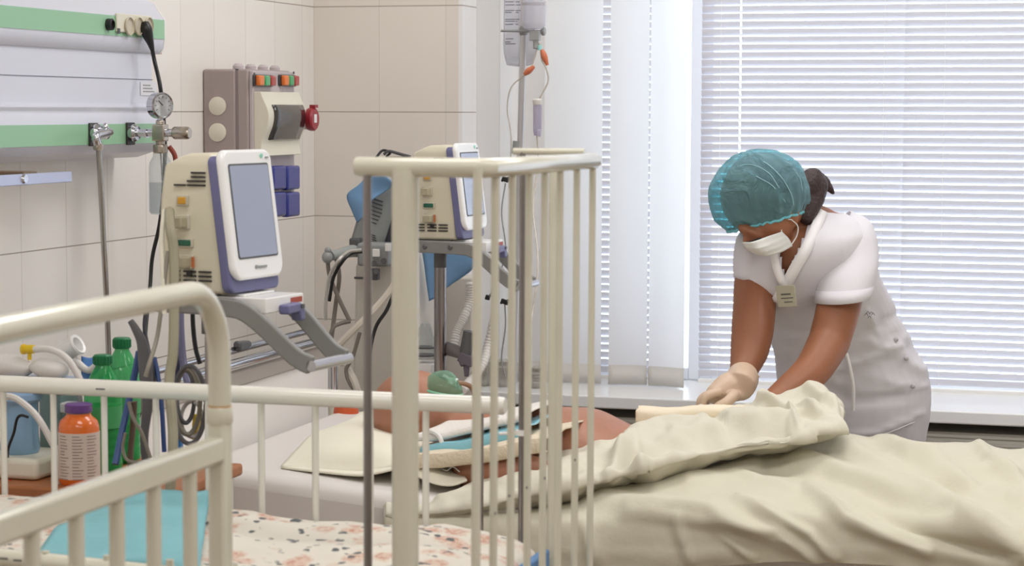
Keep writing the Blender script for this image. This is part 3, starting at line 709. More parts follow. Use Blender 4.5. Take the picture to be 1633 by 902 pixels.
# ---- floral mattress
def floral():
    m = bpy.data.materials.new('floral cotton'); m.use_nodes = True; nt = m.node_tree; N = nt.nodes; L = nt.links
    b = N['Principled BSDF']; b.inputs['Roughness'].default_value = .85
    tc = N.new('ShaderNodeTexCoord')
    def noisef(scale, det=2, off=(0, 0, 0)):
        mp = N.new('ShaderNodeMapping'); mp.inputs['Location'].default_value = off; L.new(tc.outputs['Object'], mp.inputs[0])
        n = N.new('ShaderNodeTexNoise'); n.inputs['Scale'].default_value = scale; n.inputs['Detail'].default_value = det; L.new(mp.outputs[0], n.inputs['Vector']); return n.outputs['Fac']
    def ramp(s, a, c): r = N.new('ShaderNodeMapRange'); r.inputs['From Min'].default_value = a; r.inputs['From Max'].default_value = c; L.new(s, r.inputs['Value']); return r.outputs[0]
    def math_(op, a, b_):
        q = N.new('ShaderNodeMath'); q.operation = op
        for i, x in enumerate((a, b_)):
            if isinstance(x, (int, float)): q.inputs[i].default_value = x
            else: L.new(x, q.inputs[i])
        return q.outputs[0]
    def mix(f, c1, c2):
        x = N.new('ShaderNodeMix'); x.data_type = 'RGBA'; L.new(f, x.inputs[0])
        if isinstance(c1, tuple): x.inputs[6].default_value = c1
        else: L.new(c1, x.inputs[6])
        x.inputs[7].default_value = c2; return x.outputs[2]
    # distort the lookup so the flowers are not round
    v = N.new('ShaderNodeTexVoronoi'); v.inputs['Scale'].default_value = 21; 
    ds = N.new('ShaderNodeVectorMath'); ds.operation = 'MULTIPLY_ADD'; nn = N.new('ShaderNodeTexNoise'); nn.inputs['Scale'].default_value = 28; L.new(tc.outputs['Object'], nn.inputs['Vector'])
    L.new(nn.outputs['Color'], ds.inputs[0]); ds.inputs[1].default_value = (.035, .035, .035); L.new(tc.outputs['Object'], ds.inputs[2]); L.new(ds.outputs[0], v.inputs['Vector'])
    rose = math_('MULTIPLY', math_('SUBTRACT', 1.0, ramp(v.outputs['Distance'], .30, .52)), ramp(noisef(7, 2), .42, .50))
    petal = math_('MULTIPLY', rose, ramp(noisef(120, 3, (3, 1, 0)), .46, .58))
    c = mix(rose, S(214, 208, 196), S(208, 184, 168)); c = mix(petal, c, S(190, 146, 128))
    v2 = N.new('ShaderNodeTexVoronoi'); v2.inputs['Scale'].default_value = 42; L.new(ds.outputs[0], v2.inputs['Vector'])
    leaf = math_('MULTIPLY', math_('SUBTRACT', 1.0, ramp(v2.outputs['Distance'], .24, .32)), ramp(noisef(13, 2, (5, 2, 1)), .47, .51))
    c = mix(leaf, c, S(92, 96, 98)); L.new(c, b.inputs['Base Color'])
    bp = N.new('ShaderNodeBump'); bp.inputs['Strength'].default_value = .3; bp.inputs['Distance'].default_value = .006; L.new(noisef(22, 3), bp.inputs['Height']); L.new(bp.outputs[0], b.inputs['Normal'])
    return m
FL = floral()
zm = UY(470, 822, YF_-.03).z
xm1 = UY(861, 850, YF_-.03).x
def mz(x, y):
    w = .006*math.sin(x*17+2*y)+.005*noise.noise(Vector((x*9, y*14, 1)))+.004*math.sin(y*42+math.sin(x*9)*1.5)+.003*noise.noise(Vector((x*28, y*50, 3)))
    e = min((xm1-x)/.05, (y-(YN+.02))/.05, 1); e = max(0, e)
    er = min(1, max(0, (xm1-x)/.30))
    return zm+w-.03*(1-math.sqrt(1-(1-e)**2)) - .022*(1-er)**1.5
nx, ny = 110, 56
P = []
for j in range(ny+1):
    y = YN+.02+(YF_-.02-YN-.02)*j/ny
    P.append([Vector((XL+.02+(xm1-XL-.02)*i/nx, y, mz(XL+.02+(xm1-XL-.02)*i/nx, y))) for i in range(nx+1)])
# skirts down
P = [[Vector((p.x, p.y, .72)) for p in P[0]]]+P+[[Vector((p.x, p.y, .72)) for p in P[-1]]]
P = [[Vector((r[0].x, r[0].y, .72))]+r+[Vector((r[-1].x, r[-1].y, .72))] for r in P]
mt = MB().grid(P).build('cot_mattress', FL, angle=80); tag(mt, 'floral sheeted cot mattress with pink roses and grey leaves', 'mattress')
# blue lining showing at the end of the mattress
a = UX(862, 895, xm1+.012)
tag(MB().bb(xm1+.002, xm1+.016, YF_-.16, YF_-.03, .73, a.z+.012).build('blue_liner', mat('blue liner', (84, 128, 176), .6), bevel=.004), 'small blue liner peeking out beneath the end of the floral mattress', 'liner')
# turquoise pad on the mattress
TQ = mat('turquoise pad cloth', (120, 174, 182), .75, bump=.15, bscale=40)
rows = []
for (ya, yb, Y_) in ((0, 0, YF_-.05),): pass
def padz(x, y): return mz(x, y)+.019+.004*math.sin(x*30+1)*math.sin(y*20)
xa = UY(62, 880, YN+.08).x; xb = UY(333, 885, YN+.08).x
xa2 = UY(150, 806, YF_-.06).x; xb2 = UY(334, 830, YF_-.06).x
P = []
for j in range(15):
    v = j/14; y = YN+.05+(YF_-.06-YN-.05)*v
    l_ = xa+(xa2-xa)*v; r_ = xb+(xb2-xb)*v
    P.append([Vector((l_+(r_-l_)*i/24, y, padz(l_+(r_-l_)*i/24, y)+.012*v)) for i in range(25)])
tag(MB().grid(P).build('absorbent_pad', TQ, solid=.010), 'folded turquoise pad lying on the floral mattress behind the barred panel', 'pad')

# ================================================================== NEAREST BED-END PANEL
XPB = UY(350, 600, 2.40).x
pan = thing('bed_end_frame', 'cream tubular bed end with curved corner, nearest the camera', 'bed frame', (XPB, 2.0, 0))
YP = 2.40
ztop = UX(250, 477, XPB).z; zmid = UX(330, 722, XPB).z
zcol = UY(350, 652, YP).z
path = [Vector((XPB, 1.45, ztop-.003)), Vector((XPB, 2.0, ztop))]
R_ = .085
for k in range(9):
    a = math.radians(90*k/8); path.append(Vector((XPB, YP-R_+R_*math.sin(a), ztop-R_+R_*math.cos(a))))
path.append(Vector((XPB, YP, zcol)))
MB().tube(path, .0141, 22).build('top_tube', ENAMEL, pan)
MB().lathe([(.0150, -.018), (.0162, -.016), (.0162, .0), (.0148, .003)], (XPB, YP, zcol), 22).build('tube_collar', ENAMEL, pan)
MB().lathe([(.0143, .003), (.0146, .0042), (.0143, .0055)], (XPB, YP, zcol), 22).build('rust_ring', mat('rust ring', (190, 150, 100), .6), pan)
MB().bb(XPB-.0125, XPB+.0125, YP-.0125, YP+.0125, .04, zcol-.01).build('post', ENAMEL, pan, bevel=.006)
MB().bb(XPB-.0105, XPB+.0105, 1.45, YP, zmid-.0155, zmid+.0155).build('middle_rail', ENAMEL, pan, bevel=.005)
for px in (303, 245, 186, 121, 50, -28, -120):
    a = UX(px, 800, XPB)
    MB().cyl((XPB, a.y, .62), (XPB, a.y, zmid), .0088, 14).build('bar', ENAMEL, pan)
MB().bb(XPB-.0105, XPB+.0105, 1.45, YP, .60, .63).build('lower_rail', ENAMEL, pan, bevel=.005)
MB().bb(XPB-.0125, XPB+.0125, 1.44, 1.465, .04, ztop).build('post', ENAMEL, pan, bevel=.006)
# ================================================================== BEDSIDE TABLE AND WHAT STANDS ON IT
WOOD = mat('orange brown wood', (166, 104, 62), .4, var=.08, vscale=14)
ZT = .80
tx1 = UZ(388, 738, ZT)
tb = thing('bedside_table', 'brown wooden bedside table crowded with bottles and a small machine', 'table', (-2.0, 3.68, 0))
TX1 = tx1.x; TY1 = min(tx1.y, 3.93); TY0 = 3.50
MB().bb(-2.27, TX1, TY0, TY1, ZT-.024, ZT).build('table_top', WOOD, tb, bevel=.006)
for x in (-2.24, TX1-.03):
    for y in (TY0+.03, TY1-.03): MB().bb(x-.015, x+.015, y-.015, y+.015, 0, ZT-.024).build('leg', ENAMEL2, tb)
MB().bb(-2.25, TX1-.02, TY0+.02, TY1-.02, .34, .36).build('shelf', WOOD, tb)
# ---- juice bottle
def onT(px, Y): p = UY(px, 780, Y); return Vector((p.x, Y, ZT))
jp = onT(127, 3.56)
s_ = UY(127, 700, 3.56); zt_ = UY(127, 643, 3.56).z; h = zt_-ZT
r = (UY(157, 700, 3.56)-UY(98, 700, 3.56)).length/2
t = thing('juice_bottle', 'plastic bottle of orange drink with violet cap and pale printed label', 'bottle', jp)
ORJ = mat('orange drink', (226, 108, 30), .25, coat=.5)
MB().lathe([(.0005, 0), (r*.9, 0), (r, .006), (r, h*.60), (r*.99, h*.72), (r*.90, h*.79), (r*.62, h*.85), (r*.60, h*.88), (.0005, h*.88)], jp, 32).build('bottle_body', ORJ, t)
MB().lathe([(r*.58, h*.86), (r*.58, h*.91)], jp, 24).build('bottle_neck', glassy('neck plastic', (230, 205, 190), .4), t)
MB().lathe([(r*.64, h*.895), (r*.66, h*.90), (r*.66, h*.99), (r*.60, h), (.0005, h)], jp, 30).build('bottle_cap', mat('violet cap', (104, 66, 132), .4), t)
LB = mat('pale label', (214, 200, 190), .5)
MB().lathe([(r*1.012, .012), (r*1.012, h*.655)], jp, 40).build('label_sleeve', LB, t)
m = MB(); rnd = random.Random(3)
c0 = math.atan2(-jp.y, -jp.x)  # angle of the side that faces the room
for colk in range(3):
    for k in range(15):
        a0 = c0-1.05+colk*.72; wd = rnd.uniform(.30, .56); z = h*.62-k*h*.038
        m.tube([jp+Vector((r*1.02*math.cos(a0+wd*j/4), r*1.02*math.sin(a0+wd*j/4), z)) for j in range(5)], .0007, 4)
m.build('label_print', mat('label print', (150, 130, 126), .6), t)
# ---- two green bottles
def gbottle(px, ytop, Y, pxw, label):
    p = onT(px, Y); zt_ = UY(px, ytop, Y).z; h = zt_-ZT; r = (UY(px+pxw/2, 700, Y)-UY(px-pxw/2, 700, Y)).length/2
    t = thing('water_bottle', label, 'bottle', p, 0, 'green water bottles')
    G = glassy('green bottle plastic', (56, 186, 104), .34, .05)
    pr = [(.0005, .004), (r*.6, 0), (r*.95, .008), (r, .02)]
    for k in range(5):
        z = .03+k*.017; pr += [(r*.97, z), (r*.93, z+.006), (r*.97, z+.012)]
    pr += [(r, .12), (r, h*.66), (r*.93, h*.73), (r*.66, h*.83), (r*.40, h*.90), (r*.38, h*.93), (.0005, h*.93)]
    MB().lathe(pr, p, 30).build('bottle_body', G, t)
    MB().lathe([(.0005, .006), (r*.9, .008), (r*.9, h*.5), (.0005, h*.5)], p, 24).build('water', glassy('green water', (60, 176, 104), .15, .05), t)
    c = MB().lathe([(r*.46, h*.915), (r*.48, h*.92), (r*.48, h*.99), (r*.42, h), (.0005, h)], p, 26).build('bottle_cap', mat('dark green cap', (16, 112, 66), .4), t)
    m = MB()
    for k in range(18): a = k*math.pi/9; m.box(p+Vector((r*.485*math.cos(a), r*.485*math.sin(a), h*.955)), (.0018, .0018, h*.06))
    m.build('cap_ridges', mat('dark green cap', (16, 112, 66)), c)
    MB().lathe([(r*1.01, h*.40), (r*1.01, h*.58)], p, 30).build('label_band', mat('green label', (60, 150, 90), .5), t)
gbottle(166, 565, 3.66, 54, 'green plastic bottle just behind the orange drink')
gbottle(197, 538, 3.80, 52, 'taller looking green bottle standing beside the hose bundle')
# ---- small pump machine with tubes at the far end of the table
p = onT(42, 3.62)
def P6(px, py, Y=3.62): return UY(px, py, Y)
t = thing('suction_pump', 'small cream suction machine with blue jar and loose white tubing', 'medical pump', p)
b0, b1 = P6(-30, 780), P6(88, 738)
MB().bb(b0.x, b1.x, 3.55, 3.70, ZT+.001, P6(50, 722).z).build('pump_base', CREAMP, t, bevel=.010)
MB().box((P6(46, 758).x, 3.549, P6(46, 758).z), (.005, .003, .009)).build('red_lamp', mat('red lamp', (190, 40, 40), .3), t)
MB().box((P6(46, 768).x, 3.549, P6(46, 768).z), (.005, .003, .005)).build('green_lamp', mat('green lamp', (50, 140, 70), .3), t)
jc = P6(32, 722); rj = (P6(60, 700)-P6(8, 700)).length/2; hj = P6(32, 640).z-jc.z
MB().lathe([(.0005, 0), (rj*.95, 0), (rj*1.1, .01), (rj, hj*.4), (rj, hj), (rj*.9, hj+.01), (.0005, hj+.01)], jc, 26).build('blue_jar', glassy('pale blue jar', (150, 190, 222), .55), t)
MB().lathe([(rj*1.1, hj), (rj*1.25, hj+.006), (rj*1.25, hj+.016), (rj*.9, hj+.026), (.0005, hj+.030)], jc, 26).build('jar_lid', mat('light blue lid', (150, 185, 220), .4), t)
MB().tube(crv([P6(12, 728, 3.55), P6(14, 712, 3.53), P6(22, 690, 3.53), P6(27, 668, 3.53), P6(34, 662, 3.53), P6(45, 665, 3.53)], 6), .0028, 8).build('black_lead', BLACK, t)
bx0, bx1 = P6(62, 720, 3.72), P6(98, 628, 3.72)
tt_ = thing('grey_canister', 'grey teal box standing behind the juice bottle and pump', 'canister', (bx0.x, 3.74, ZT))
MB().bb(bx0.x, bx1.x, 3.72, 3.80, ZT+.001, bx1.z).build('canister_body', mat('grey teal plastic', (122, 146, 146), .4), tt_, bevel=.006)
MB().bb(bx0.x-.002, bx1.x+.002, 3.718, 3.802, bx1.z, bx1.z+.012).build('canister_lid', mat('teal lid', (110, 150, 140), .4), tt_, bevel=.003)
MB().bb(P6(95, 650, 3.70).x, P6(122, 650, 3.70).x, 3.70, 3.73, P6(95, 658, 3.7).z, P6(95, 642, 3.7).z).build('white_bracket', WHITEP, tt_, bevel=.003)
# white rounded ventilation mask pieces lying above
MSK = mat('soft white plastic', (232, 228, 224), .35, transl=.15)
def lump(name, label, cat, px, py, Y, rx, ry, rz, rot=0, mt=MSK):
    c = P6(px, py, Y); Rm = Matrix.Rotation(rot, 3, 'Y')
    m = MB(); prof = []
    m.ell(c, (rx, ry, rz), Rm, 26, 16)
    for v in m.v:
        v += Vector((0, 0, .004*noise.noise(v*40)))
    return m
t = thing('breathing_bag', 'crumpled white breathing bag with a yellow connector', 'breathing bag', P6(20, 600))
lump('', '', '', 10, 583, 3.62, .062, .03, .021, .05).build('bag', MSK, t)
lump('', '', '', 78, 588, 3.62, .040, .03, .020, .12).build('bag', MSK, t)
MB().bb(P6(-10, 0).x, P6(110, 0).x, 3.60, 3.66, P6(50, 622).z, P6(50, 600).z).build('bag_tray', mat('bluish tray', (176, 192, 214), .4), t, bevel=.006)
MB().cyl((P6(30, 0).x, 3.66, ZT), (P6(30, 0).x, 3.66, P6(50, 615).z), .006).build('tray_post', GREYP, t)
yc = P6(47, 557)
MB().tube([yc-Vector((.012, 0, 0)), yc+Vector((.010, 0, .001))], [.0085, .0085], 12).lathe([(.010, -.003), (.010, .003)], yc-Vector((.012, 0, 0)), 12, Rx).cyl(yc-Vector((.0, 0, .02)), yc, .004).build('yellow_connector', mat('yellow connector', (226, 190, 40), .35), t)
MB().tube(crv([yc, P6(80, 557), P6(105, 570), P6(120, 590), P6(132, 615)], 8), .0066, 12).build('white_tube', MSK, t)
t = thing('white_nebulizer_cup', 'glossy white cup with blue wrapper lying by the green bottles', 'cup', P6(112, 560, 3.72))
cc = P6(112, 556, 3.72)
Rc = Matrix.Rotation(math.radians(60), 3, 'Y')
MB().lathe([(.0005, -.02), (.016, -.02), (.019, -.012), (.0185, .012), (.0215, .018), (.020, .022), (.015, .020), (.012, -.012), (.0005, -.014)], cc, 26, Rc).build('cup', WHITEP, t)
MB().tube(crv([P6(118, 572, 3.72), P6(140, 590, 3.72), P6(158, 580, 3.72), P6(165, 590, 3.72), P6(140, 615, 3.72)], 8), .007, 12).build('white_elbow', MSK, t)
MB().tube([P6(120, 575, 3.74), P6(128, 640, 3.74), Vector((P6(128, 0, 3.74).x, 3.74, ZT))], .005).build('cup_stand', GREYP, t)
rows = [[P6(130+12*k, 568+dy+3*math.sin(k*1.5), 3.75-.01*(i)) for k in range(4)] for i, dy in enumerate((0, 14, 30, 48))]
MB().grid(lattice(rows, 4, 4)).build('blue_wrapper', mat('blue wrapper', (90, 136, 196), .5), t, solid=.002)
cable('tube', [P6(-20, 640, 3.54), P6(15, 632, 3.54), P6(40, 645, 3.54), P6(62, 668, 3.54), P6(80, 700, 3.54), P6(92, 728, 3.54), P6(96, 790, 3.55)], .0065, MSK, 'thick white tube arching down in front of the blue jar', 'tube')
# ================================================================== ADULT BED
BX0, BX1, BY0, BY1 = -1.88, .30, 3.965, 4.86
bed = thing('hospital_bed', 'adult hospital bed with white headboard against the tiled side wall', 'bed', (-.8, 4.4, 0))
HB = mat('headboard white', (240, 236, 232), .35)
xh = BX0-.03
zh = UX(520, 571, xh).z
yh1 = UX(524, 600, xh).y
# headboard: white panel with rounded top corner
ol = [(BY0-.10, .30), (BY0-.10, zh-.03)]+[(BY0-.07, zh)]
for k in range(7):
    a = math.radians(90-15*k); ol.append((yh1-.03+.03*math.cos(a), zh-.03+.03*math.sin(a)))
ol.append((yh1, .30))
MB().prism([Vector((0, y, z)) for y, z in ol], (xh-.018, 0, 0), (xh, 0, 0)).build('headboard', HB, bed, bevel=.004)
zb1 = UX(450, 585, xh+.01).z
MB().bb(xh-.014, xh+.008, BY0-.10, yh1-.02, zh-.002, zh+.032).build('headboard_beam', mat('beige grey beam', (166, 158, 150), .5), bed, bevel=.004)
zc1 = zh+.052
MB().tube([(xh+.01, BY0-.10, zc1), (xh+.01, yh1-.03, zc1)], .0105, 16).build('push_bar', CHROME, bed)
MB().tube([(xh-.02, BY0-.10, zc1+.022), (xh-.02, yh1-.10, zc1+.022)], .0085, 16).build('push_bar', CHROME, bed)
q = UX(392, 560, xh)
MB().box((xh-.01, q.y, zc1+.03), (.02, .05, .02)).cyl((xh-.01, q.y-.03, zc1+.036), (xh-.01, q.y+.04, zc1+.03), .008).build('bar_clamp', GREYD, bed, bevel=.004)
MB().bb(BX0, BX1, BY0+.03, BY1-.03, .40, .46).build('bed_frame', ENAMEL2, bed, bevel=.01)
for x in (BX0+.15, BX1-.15):
    for y in (BY0+.10, BY1-.10):
        lg = MB().bb(x-.02, x+.02, y-.02, y+.02, .08, .40).build('leg', ENAMEL2, bed)
        MB().cyl((x, y-.015, .045), (x, y+.015, .045), .045, 18).build('castor', BLACK, lg)
MB().bb(BX1, BX1+.02, BY0, BY1, .3, .95).build('footboard', HB, bed, bevel=.008)
# mattress, its head part slightly raised
def mtop(x):
    u = max(0, min(1, (x-(-1.88))/.75)); return .772-.062*u
prof = [(BX0+.01, .56), (BX0+.01, mtop(BX0))]+[(BX0+.01+.24*k, mtop(BX0+.01+.24*k)) for k in range(1, 9)]+[(BX1-.01, mtop(BX1)), (BX1-.01, .50)]
VINYL = mat('grey white mattress vinyl', (222, 216, 212), .5, bump=.1, bscale=12)
o = MB().prism([Vector((x, 0, z)) for x, z in prof], (0, BY0, 0), (0, BY1, 0)).build('bed_mattress', VINYL, bevel=.03, angle=60)
tag(o, 'pale adult mattress under the pillow and sheets', 'mattress')
prof = [(BX0+.01, .47), (BX0+.01, .555), (BX1-.01, .495), (BX1-.01, .47)]
MB().prism([Vector((x, 0, z)) for x, z in prof], (0, BY0+.02, 0), (0, BY1-.02, 0)).build('mattress_base', GREYP, bed)
# ---- linen
LIN = mat('cream bed linen', (212, 207, 188), .85, bump=.25, bscale=26, transl=.05)
LIN2 = mat('warm white linen', (217, 212, 195), .85, bump=.25, bscale=26, transl=.05)
PIL = mat('pillow cotton', (236, 231, 213), .85, bump=.2, bscale=20)
def seg_d(p, a, b):
    ax, ay = a; bx, by = b; t = ((p[0]-ax)*(bx-ax)+(p[1]-ay)*(by-ay))/max(1e-6, (bx-ax)**2+(by-ay)**2); t = max(0, min(1, t))
    return math.hypot(p[0]-ax-t*(bx-ax), p[1]-ay-t*(by-ay)), t
def sheet(name, rows, nu, nv, mt, folds=(), solid=.004, amp=.004, fr=9, sub=0, parent=None, seed=0):
    G = lattice(rows, nu, nv); H = len(G); W = len(G[0])
    Nn = [[None]*W for _ in range(H)]
    for i in range(H):
        for j in range(W):
            du = G[i][min(W-1, j+1)]-G[i][max(0, j-1)]; dv = G[min(H-1, i+1)][j]-G[max(0, i-1)][j]
            n = du.cross(dv); n = n.normalized() if n.length > 1e-9 else Vector((0, -.5, .8))
            if n.dot(Vector((0, -.4, 1))) < 0: n = -n
            Nn[i][j] = n
    out = []
    for i in range(H):
        r = []
        for j in range(W):
            p = G[i][j]; px, py, _ = PJ(p); d = 0
            for f in folds:
                pts, wpx, a = f; best = 1e9; bt = 0
                for k in range(len(pts)-1):
                    dd, t = seg_d((px, py), pts[k], pts[k+1])
                    if dd < best: best = dd; bt = (k+t)/(len(pts)-1)
                if best < 3*wpx: d += 2.3*a*math.exp(-(best/wpx)**2)*(math.sin(math.pi*min(1, max(0, .08+.84*bt)))**.5)
            d += amp*noise.noise(Vector((p.x*fr+seed, p.y*fr, p.z*fr)))+amp*.5*noise.noise(Vector((p.x*fr*2.7+seed, p.y*fr*2.7, p.z*fr*2.7)))
            r.append(p+Nn[i][j]*d)
        out.append(r)
    return MB().grid(out).build(name, mt, parent, solid=solid, angle=180, sub=sub)
def R_(pts): return [UY(*p) for p in pts]
# lower sheet spread over the bed and legs
xs = [612, 700, 820, 960, 1100, 1230, 1340, 1450, 1540, 1620, 1700, 1830, 1980]
hem  = [(x, y, 3.935) for x, y in zip(xs, [905, 902, 903, 905, 904, 897, 899, 904, 908, 912, 916, 921, 928])]
low  = [(x, y, 3.93) for x, y in zip(xs, [862, 862, 868, 872, 875, 868, 870, 874, 880, 884, 888, 893, 900])]
edge = [(x, y, 3.95) for x, y in zip(xs, [812, 822, 826, 822, 816, 814, 822, 834, 842, 848, 852, 857, 864])]
top1 = [(x, y, 4.06) for x, y in zip(xs, [792, 801, 806, 794, 782, 782, 786, 796, 804, 810, 812, 817, 824])]
mid  = [(x, y, 4.24) for x, y in zip(xs, [776, 786, 786, 782, 764, 744, 744, 752, 762, 770, 772, 777, 784])]
rid  = [(x, y, 4.46) for x, y in zip(xs, [762, 771, 775, 768, 746, 724, 707, 720, 728, 736, 732, 737, 744])]
far  = [(x, y, 4.70) for x, y in zip(xs, [750, 758, 764, 756, 738, 718, 694, 706, 708, 716, 700, 705, 712])]
back = [(x, y, 4.90) for x, y in zip(xs, [750, 758, 764, 758, 744, 728, 712, 716, 716, 724, 715, 720, 727])]
drop = [(x, y+60, 4.92) for x, y in zip(xs, [750, 758, 764, 758, 744, 728, 712, 716, 716, 724, 715, 720, 727])]
folds = [([(940, 800), (1130, 815), (1260, 870)], 12, .010), ([(1235, 720), (1400, 780), (1560, 850)], 14, .012), ([(1340, 712), (1480, 790), (1633, 880)], 16, .014),
         ([(1290, 775), (1350, 830), (1480, 880)], 10, .010), ([(960, 790), (1100, 765), (1230, 730)], 12, .010), ([(1430, 712), (1560, 790), (1640, 800)], 14, .012),
         ([(1180, 795), (1290, 850), (1330, 890)], 8, .008), ([(1080, 830), (1100, 895)], 7, .006), ([(1000, 820), (1240, 845), (1300, 895)], 9, .007),
         ([(1220, 745), (1300, 752), (1420, 800), (1520, 830)], 9, -.008), ([(1370, 800), (1500, 860), (1600, 890)], 9, -.009), ([(1150, 850), (1200, 890)], 6, .005), ([(930, 830), (950, 895)], 9, .006), ([(1400, 700), (1450, 735), (1520, 745), (1620, 760)], 9, .009), ([(1360, 735), (1480, 775), (1600, 800)], 8, -.008), ([(1100, 775), (1190, 760), (1260, 775)], 7, .006), ([(1560, 712), (1590, 750), (1633, 770)], 9, .010)]
o = sheet('bed_sheet', [R_(r) for r in (hem, low, edge, top1, mid, rid, far, back, drop)], 20, 18, LIN, folds, .003, .007, 9, seed=2)
tag(o, 'cream sheet spread over the patient\'s legs and hanging over the bed side', 'sheet')
# upper blanket gathered over hips and the nurse\'s hand
xs = [615, 690, 790, 880, 960, 1040, 1120, 1200, 1262, 1310, 1345]
bot = [(x, y, Y) for x, y, Y in zip(xs, [836, 838, 824, 806, 790, 770, 747, 727, 722, 708, 697], [3.955, 3.97, 4.0, 4.04, 4.08, 4.13, 4.2, 4.28, 4.30, 4.32, 4.34])]
b1 = [(x, y, Y) for x, y, Y in zip(xs, [820, 818, 802, 780, 764, 744, 722, 706, 704, 694, 691], [3.935, 3.94, 3.95, 3.98, 4.02, 4.07, 4.14, 4.2, 4.22, 4.25, 4.30])]
b2 = [(x, y, Y) for x, y, Y in zip(xs, [802, 802, 782, 754, 734, 714, 697, 684, 678, 672, 678], [3.96, 3.97, 4.0, 4.04, 4.10, 4.17, 4.24, 4.30, 4.33, 4.33, 4.34])]
b3 = [(x, y, Y) for x, y, Y in zip(xs, [788, 792, 768, 734, 708, 686, 674, 664, 646, 640, 660], [4.02, 4.04, 4.10, 4.18, 4.26, 4.34, 4.38, 4.42, 4.43, 4.43, 4.40])]
b4 = [(x, y, Y) for x, y, Y in zip(xs, [781, 784, 757, 721, 694, 672, 663, 647, 621, 617, 652], [4.08, 4.12, 4.20, 4.28, 4.36, 4.44, 4.48, 4.52, 4.53, 4.52, 4.46])]
b5 = [(x, y, Y) for x, y, Y in zip(xs, [790, 800, 790, 760, 730, 700, 690, 670, 640, 640, 675], [4.10, 4.15, 4.24, 4.34, 4.44, 4.54, 4.60, 4.64, 4.62, 4.60, 4.52])]
folds = [([(850, 780), (960, 770), (1010, 700), (1120, 672)], 11, .014), ([(1010, 772), (1030, 720), (1120, 690), (1260, 680)], 11, .012), ([(1110, 660), (1200, 680), (1320, 690)], 10, .012),
         ([(1200, 640), (1290, 650), (1335, 690)], 9, .012), ([(1170, 655), (1215, 662), (1300, 665)], 6, .008), ([(960, 745), (1100, 705), (1250, 700)], 9, -.012), ([(1230, 655), (1300, 640)], 8, -.010),
         ([(700, 795), (860, 765), (960, 715)], 9, .007), ([(880, 800), (1000, 740), (1060, 700)], 9, -.008), ([(1290, 618), (1325, 650), (1338, 690)], 8, .010), ([(1190, 720), (1300, 700), (1340, 690)], 8, .008), ([(1215, 640), (1260, 655), (1275, 690)], 6, .008), ([(1130, 665), (1160, 690), (1250, 695)], 6, -.007), ([(930, 760), (1000, 755), (1080, 725)], 7, .007), ([(820, 790), (900, 790)], 6, .006)]
o = sheet('blanket', [R_(r) for r in (bot, b1, b2, b3, b4, b5)], 20, 18, LIN2, folds, .005, .010, 13, seed=9)
tag(o, 'cream blanket gathered into a peak over the nurse\'s hidden hand', 'blanket')
# rolled cloth strip lying on the blanket
a = UY(1019, 661, 4.44); b = UY(1186, 658, 4.40)
pts = crv([a, a+(b-a)*.3+Vector((0, 0, -.004)), a+(b-a)*.65+Vector((0, 0, .002)), b], 7)
m = MB(); V = []; n = len(pts)
for i, p in enumerate(pts):
    k = i/(n-1); hz = .0195*(1-.25*k); hy = .032
    for j in range(20):
        an = 2*math.pi*j/20; c_, s__ = math.cos(an), math.sin(an)
        V.append(p+Vector((.004*math.sin(j*2.1)*(k < .02), hy*math.copysign(abs(c_)**.8, c_), hz*math.copysign(abs(s__)**.7, s__)+.0015*noise.noise(Vector((k*9, j*.6, 0))))))
fs = [(i*20+j, i*20+(j+1) % 20, (i+1)*20+(j+1) % 20, (i+1)*20+j) for i in range(n-1) for j in range(20)]+[tuple(range(20))[::-1], tuple((n-1)*20+j for j in range(20))]
m.add(V, fs); o = m.build('rolled_cloth', mat('beige cloth roll', (236, 222, 198), .85, bump=.1, bscale=40), bevel=.003, angle=60)
tag(o, 'flattened roll of pale cloth under the nurse\'s gloved hand', 'cloth roll')
rr_ = UY(1184, 668, 4.37)
m = MB()
for k in range(9): m.tube([rr_+Vector((-.03+.006*k, 0, -.004*math.sin(k*2))), rr_+Vector((-.026+.006*k, -.006, -.014-.002*(k % 3)))], .0018, 6)
m.build('frayed_edge', mat('beige cloth roll', (1, 1, 1)), o, kind='stuff')
